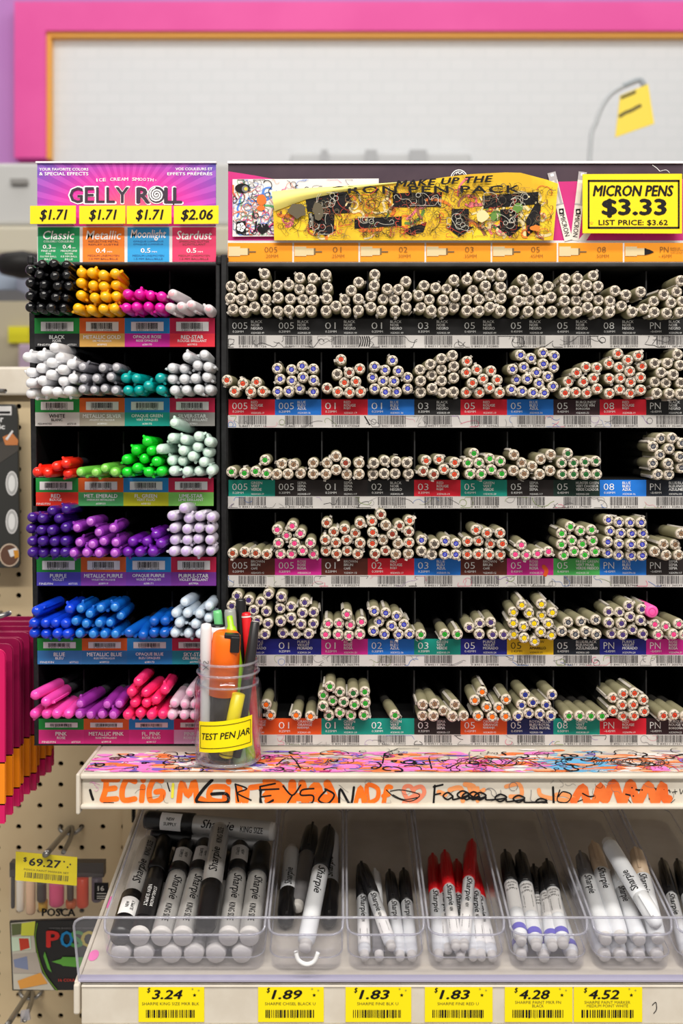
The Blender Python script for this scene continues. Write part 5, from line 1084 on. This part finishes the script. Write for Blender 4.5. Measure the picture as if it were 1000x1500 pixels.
# fifth tray: paint markers
P5 = [((262, 772), (200, 300), .0102, .0102, 'in the bottom layer at the left of the fifth tray', 1), ((250, 660), (188, 252), .022, .020, 'on top at the left wall of the fifth tray', 1), ((345, 732), (256, 252), .019, .022, 'second from left on top in the fifth tray', 1), ((376, 772), (318, 318), .0085, .010, 'in the bottom layer in the middle of the fifth tray', 1),
      ((415, 722), (364, 318), .019, .014, 'second from right on top in the fifth tray', 1), ((470, 725), (430, 295), .021, .021, 'rightmost on top in the fifth tray', 1), ((510, 772), (470, 330), .0085, .0085, 'in the bottom layer at the right wall of the fifth tray', 1)]
for i, (bd, cp, a, b, wh, t) in enumerate(P5):
    o = fine(z6(*bd), z6(*cp), 'purple-banded paint marker ' + wh, a, b, r=.0066, band=True, text=None, group='purple-banded paint markers', name='paint_marker', split=.63)
    q0, q1 = ends(z6(*bd), a, z6(*cp), b); L = (q0 - q1).length
    ring_part(o, 'collar_line', [(.0068, L * .615), (.0068, L * .622)], INK)
    patch(o, 'sticker', STK, .0066, L * .30, L * .60, -1.1, 1.1, 20 + i if i in (2, 4, 5) else None, [])
    q = MB()
    for k, w in enumerate(('STARLANDIA', 'NEW', 'SUPPLY')):   # words across the pen
        R = .0069; q.text(w, 0, 0, .0030, (lambda yy: lambda x, y, e: Vector((R * math.cos(PI / 2 - x / R), yy - y, R * math.sin(PI / 2 - x / R))))(L * (.575 - .035 * k)), .0115 if k != 1 else .006, 0, .012, fine=.0015)
    q.build('lettering', INK, o, local=True)
# sixth tray: white paint markers
def wide(body, cap, label, hb, hc, cm, text='Sharpie', clip=False):
    o = fine(z6(*body), z6(*cap), label, hb, hc, cm, r=.0075, text=text, group='white paint markers', name='white_paint_marker', split=.68, capr=.0074); return o
for i, (x, y, X2, Y2) in enumerate([(648, 764, 470, 330), (734, 768, 555, 330), (820, 768, 640, 330), (906, 768, 722, 330)]):
    wide((x, y), (X2, Y2), 'white paint marker in the bottom layer of the sixth tray, %s from left' % ORD[i], .010, .010, WBD, None)
wide((655, 715), (533, 258), 'white paint marker with dark cap tip at the left wall of the sixth tray', .025, .026, GRYM)
wide((745, 715), (590, 210), 'tan-capped white paint marker second from left in the sixth tray', .026, .034, TAN)
wide((825, 705), (690, 330), 'white paint marker between the tan-capped ones in the sixth tray', .025, .025, WBD)
wide((905, 690), (782, 232), 'tan-capped white paint marker at the right of the sixth tray', .025, .056, TAN)
o = wide((650, 190), (915, 640), 'topmost white paint marker with its cap to the front, sixth tray', .062, .040, WBD)
# seventh tray, cut by the frame
for i, (bd, cp) in enumerate((((1030, 760), (905, 285)), ((1104, 760), (975, 288)))):
    fine(z6(*bd), z6(*cp), 'black-capped marker in the last tray at the right picture edge, %s from left' % ORD[i], f1, f1, group='markers of the last tray')
# ------------------------------------------------------------------ goods hanging on the pegboard at the left
def hook(name, label, pts, r=.0022, base=None):
    o = empty(name, pts[-1], label, 'hook'); MB().tube(pts, r).build('prong', STEEL, o)
    if base is not None:
        m = MB(); m.tube([base + Vector((-.0127, .008, 0)), base + Vector((-.0127, -.004, 0)), base + Vector((-.006, -.008, -.004)), base + Vector((.006, -.008, -.004)), base + Vector((.0127, -.004, 0)), base + Vector((.0127, .008, 0))], .0022); m.build('bracket', STEEL, o)
    return o
# pink and orange packs
PK = [(mat('raspberry card', (204, 10, 92), .4)), mat('orange card', (236, 134, 14), .4), mat('shaded raspberry card', (150, 10, 70), .4)]  # last one is the raspberry darkened for shade on the packs behind
hook('peg_hook', 'wire peg hook carrying the raspberry and orange packs', [W(14, 898, .985), W(-10, 905, 1.0), W(-14, 899, 1.30), W(-14, 897, YP)], .0024, W(-14, 897, YP))
NP = 10
for k in range(NP):
    Y = 0.99 + .0185 * k; rx_ = W(8, 0, .99).x + .0012 * (k % 3 - 1); zt = W(0, 950, .99).z; zb = W(0, 1203, .99).z; z1 = W(0, 1115, .99).z; z2 = W(0, 1176, .99).z; lx = rx_ - .07
    dz = .0008 * ((k * 7) % 5 - 2); o = empty('marker_pack', (rx_ - .035, Y, zb + dz), ('nearest' if k == 0 else 'farthest' if k == NP - 1 else ORD[k]) + ' raspberry and orange pack hanging at the left edge' + ('' if k in (0, NP - 1) else ' counted from the front'), 'pack', 'raspberry packs on the left hook')
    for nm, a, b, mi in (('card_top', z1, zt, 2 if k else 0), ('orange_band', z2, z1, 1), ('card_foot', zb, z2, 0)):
        m = MB(); a += dz; b += dz
        if nm == 'card_top':
            r = .006; pts = [(lx, a), (rx_, a), (rx_, b - r)] + [(rx_ - r + r * math.cos(t), b - r + r * math.sin(t)) for t in (.4, .8, 1.2)] + [(rx_ - r, b), (lx, b)]
        else: pts = [(lx, a), (rx_, a), (rx_, b), (lx, b)]
        n = len(pts); m.add([(x, Y, z) for x, z in pts] + [(x, Y + .0035, z) for x, z in pts], [tuple(range(n)), tuple(range(2 * n - 1, n - 1, -1))] + [(i, (i + 1) % n, (i + 1) % n + n, i + n) for i in range(n)])
        m.build(nm, PK[mi] if nm != 'orange_band' else PK[1], o, bevel=.0006)
# black brush set pack
YB = 1.285; TB = front(YB); hook('peg_hook', 'wire peg hook above the black brush pack, left edge', [W(8, 573, 1.20), W(-8, 572, 1.22), W(-8, 572, YP)], .0026, W(-4, 574, YP))
m = MB(); m.poly([(-40, 592), (20, 592), (24, 596), (26, 612), (29, 826), (26, 832), (-40, 832)], YB, .006)
bp = m.build('tool_pack', mat('charcoal card', (46, 46, 44), .45), None, W(-5, 832, YB), bevel=.001, label='black carded tool pack with white ovals hanging at the upper left edge', cat='pack')
t = MB(); t.pbox(-40, 17, 595, 608, YB, .0, 0, .0004); t.build('white_label', WHT, bp)
t = MB(); t.text('r', 3, 615, 6, TB, 4, 0, .03); t.text('ic', 3, 625, 7, TB, 8, 0, .03); t.pbox(-30, 15, 602.5, 606, YB, 0, 1, .0006); t.build('lettering', [WINK, INK], bp)
t = MB(); t.face([(-40, 655), (0, 648), (26, 640), (27, 660), (0, 678), (-40, 690)], TB, 0, .0004); t.face([(4, 640), (18, 634), (27, 645), (26, 652), (8, 652)], TB, 1, .0006); t.face([(8, 643), (18, 630), (20, 632), (11, 645)], TB, 2, .0008); t.build('photo', [col((70, 66, 62)), col((196, 122, 70)), WHT], bp)
t = MB()
for cy, mi in ((708, 0), (764, 0)):
    for r, q, e in ((9, 18, .0005), (7.6, 16.4, .0007), (5, 12, .0009)): t.face([(17.5 + r * math.cos(k * PI / 10), cy + q * math.sin(k * PI / 10)) for k in range(20)], TB, {9: 0, 7.6: 1, 5: 2}[r], e)
t.build('oval', [WHT, col((176, 176, 176)), col((224, 224, 224))], bp)
t = MB(); t.face([(14 + 15 * math.cos(k * PI / 12), 813 + 17 * math.sin(k * PI / 12)) if math.cos(k * PI / 12) < .9 else (28, 813 + 17 * math.sin(k * PI / 12)) for k in range(24)], TB, 0, .0005)
t.face([(14 + 13 * math.cos(k * PI / 12), 813 + 15 * math.sin(k * PI / 12)) if math.cos(k * PI / 12) < .9 else (27, 813 + 15 * math.sin(k * PI / 12)) for k in range(24)], TB, 1, .0007)
t.face([(12, 806), (24, 802), (27, 812), (16, 816)], TB, 2, .0009); t.face([(20, 806), (27, 806), (28, 816), (22, 818)], TB, 3, .0011); t.build('round_picture', [col((200, 180, 160)), col((96, 66, 52)), WHT, col((206, 140, 40))], bp)
# paint marker pouch on the lower hook
YO = 1.20; TO = front(YO); bs = W(104, 1212, YP)
hk = hook('peg_hook', 'grey double wire hook above the pouch of paint markers', [W(66, 1252, 1.055), W(72, 1246, 1.06), W(101, 1213, YP)], .0030, bs)
m = MB(); m.tube([W(93, 1248, 1.17), W(104, 1226, 1.28), W(105, 1212, YP)], .0028); m.build('lower_prong', STEEL, hk)
tg = MB(); tg.poly([(23, 1247.5), (113, 1256), (112.3, 1297.5), (22.5, 1289.5)], 1.052, .0008); tq = tg.build('hook_price_tag', YELP, None, W(68, 1297, 1.052), label='yellow $69.27 tag in a clear holder on the hook, lower left', cat='price tag')
T = front(1.052); t = MB(); rt = .095
t.text('69.27', 66, 1264, 11, T, 46, 0, .03, .05, e=.0004, rot=rt); t.text('$', 37, 1259, 7, T, 5, 0, .02, e=.0004, rot=rt)
t.text('POSCA PAINT MARKER SET', 68, 1276, 2.6, T, 66, 1, 0, e=.0004, rot=rt)
def rotT(cx, cy, a): return lambda x, y, e: T(cx + (x - cx) * math.cos(a) - (y - cy) * math.sin(a), cy + (x - cx) * math.sin(a) + (y - cy) * math.cos(a), e)
barcode(t, 36, 100, 1280, 1288, rotT(68, 1284, rt), 1, False, .0004, 5)
for dx, dy in ((94, 1262), (103, 1266), (99, 1270)): t.face([(dx - 1.5, dy), (dx, dy - 1.5), (dx + 1.5, dy), (dx, dy + 1.5)], T, 0, .0004)
t.build('print', [INK, col((120, 108, 40))], tq)
m = MB(); m.poly([(22, 1245), (107, 1248), (107, 1256), (113, 1256), (113, 1300), (22, 1293)], 1.0505, .0006); m.build('clear_holder', ACR, tq)
po = empty('paint_marker_pouch', W(80, 1452, YO), 'clear pouch of paint markers with a black card and coloured lettering, lower left', 'pack')
m = MB(); m.poly([(14, 1350), (152, 1345), (154, 1450), (18, 1451)], YO, .004); cd = m.build('card', mat('black printed card', (24, 23, 25), .4), po)
m = MB(); m.poly([(16, 1352), (52, 1349), (50, 1370), (53, 1396), (62, 1425), (80, 1450), (20, 1449)], YO, .0002, 0, .0004)
for pts, mi in (([(17, 1353), (32, 1352), (31, 1368), (18, 1370)], 1), ([(32, 1352), (52, 1349), (50, 1370), (31, 1370)], 2), ([(17, 1372), (45, 1371), (46, 1390), (18, 1393)], 3), ([(28, 1374), (42, 1374), (44, 1388), (30, 1392)], 4), ([(18, 1397), (54, 1395), (62, 1425), (20, 1425)], 5), ([(26, 1436), (60, 1424), (70, 1440), (30, 1448)], 6), ([(20, 1405), (40, 1400), (42, 1420), (22, 1416)], 7)):
    m.face(pts, TO, mi, .0008 + mi * .00005)
m.build('picture_strip', [col((190, 184, 170)), col((96, 104, 66)), col((206, 210, 70)), col((196, 214, 190)), col((190, 60, 40)), col((170, 160, 150)), col((214, 150, 70)), col((120, 130, 160))], cd)
m = MB(); m.stroke([(55, 1352), (52, 1372), (56, 1398), (66, 1426), (84, 1450)], 1.6, TO, 0, .0012); m.build('green_line', col((96, 132, 40)), cd)
m = MB()
for i, (ch, x, c) in enumerate((('P', 78, 0), ('O', 98, 1), ('S', 113, 2), ('C', 128, 3), ('A', 144, 4))): m.text(ch, x, 1375, 23, TO, 17, c, .06, e=.0012)
m.build('logo', [col((206, 44, 40)), col((26, 136, 200)), col((70, 150, 70)), col((206, 186, 70)), col((200, 90, 150))], cd)
m = MB(); m.face([(76, 1408), (90, 1404), (92, 1401), (150, 1402), (150, 1419), (92, 1414), (90, 1412)], TO, 0, .0012); m.face([(66, 1393), (76, 1424), (70, 1418), (64, 1400)], TO, 0, .0012); m.build('marker_picture', col((92, 158, 62)), cd)
m = MB(); m.text('16 COULEURS', 106, 1435, 4, TO, 40, 0, .02, e=.0012); m.text('WATER BASED PAINT MARKER', 106, 1359, 2.2, TO, 68, 1, 0, e=.0012); m.build('lettering', [col((196, 60, 50)), GINK], cd)
mk = [(16, 22, (70, 66, 62)), (24, 36, (236, 226, 208)), (38, 52, (240, 200, 164)), (54, 68, (80, 72, 66)), (72, 94, (240, 96, 140)), (98, 108, (90, 76, 66)), (112, 130, (226, 82, 52)), (134, 150, (96, 84, 96)), (56, 70, (220, 176, 60)), (96, 112, (226, 120, 70))]
for i, (x0, x1, c) in enumerate(mk):
    yb_ = (1330, 1334, 1338, 1320, 1326, 1318, 1328, 1320, 1334, 1330)[i]; yt_ = 1285 if i < 8 else 1322; r = (x1 - x0) / 2 * YO / F; m = MB(); a = W((x0 + x1) / 2, yb_, YO + .012 + (.006 if i >= 8 else 0)); b = W((x0 + x1) / 2, yt_, YO + .012); L = b.z - a.z
    m.lathes([(0, 0), (r * .8, 0), (r, .002), (r, L * .98), (r * .8, L), (0, L)], 14, o=a, axis='z'); m.build('marker', col(c, .35), po, label='marker in the pouch')
m = MB()
m.poly([(13, 1275), (150, 1280), (152, 1348), (14, 1350)], YO, .001, 0, 0); pw2 = m.build('clear_front', ACR, po)
m = MB(); m.pbox(14, 152, 1264, 1285, YO + .012, .012); m.build('dark_header', mat('smoky header', (70, 64, 62), .4), po)
m = MB(); m.text('POSCA', 86, 1336, 11, TO, 48, 0, .06, e=.0006); m.pbox(138, 159, 1293, 1318, YO, .0002, 0, .0004); m.text('16', 148, 1301, 7, TO, 9, 1, .02, e=.0008)
for y in (1308, 1312, 1315): m.pbox(142, 156, y, y + 1, YO, .0001, 1, .0008)
m.build('print', [INK, col((190, 186, 180))], pw2)
# lower hook
hk = hook('peg_hook', 'grey wire hook with clear clip at the bottom left corner', [W(10, 1502, 1.10), W(14, 1497, 1.105), W(42, 1453, YP)], .0030, W(46, 1452, YP))
m = MB(); m.tube([W(36, 1494, 1.16), W(46, 1468, 1.26), W(47, 1454, YP)], .0028); m.build('lower_prong', STEEL, hk)
m = MB(); m.poly([(30, 1482), (42, 1480), (44, 1494), (30, 1498)], 1.16, .003); m.build('clear_clip', clear('clear plastic with painted glint'), hk)
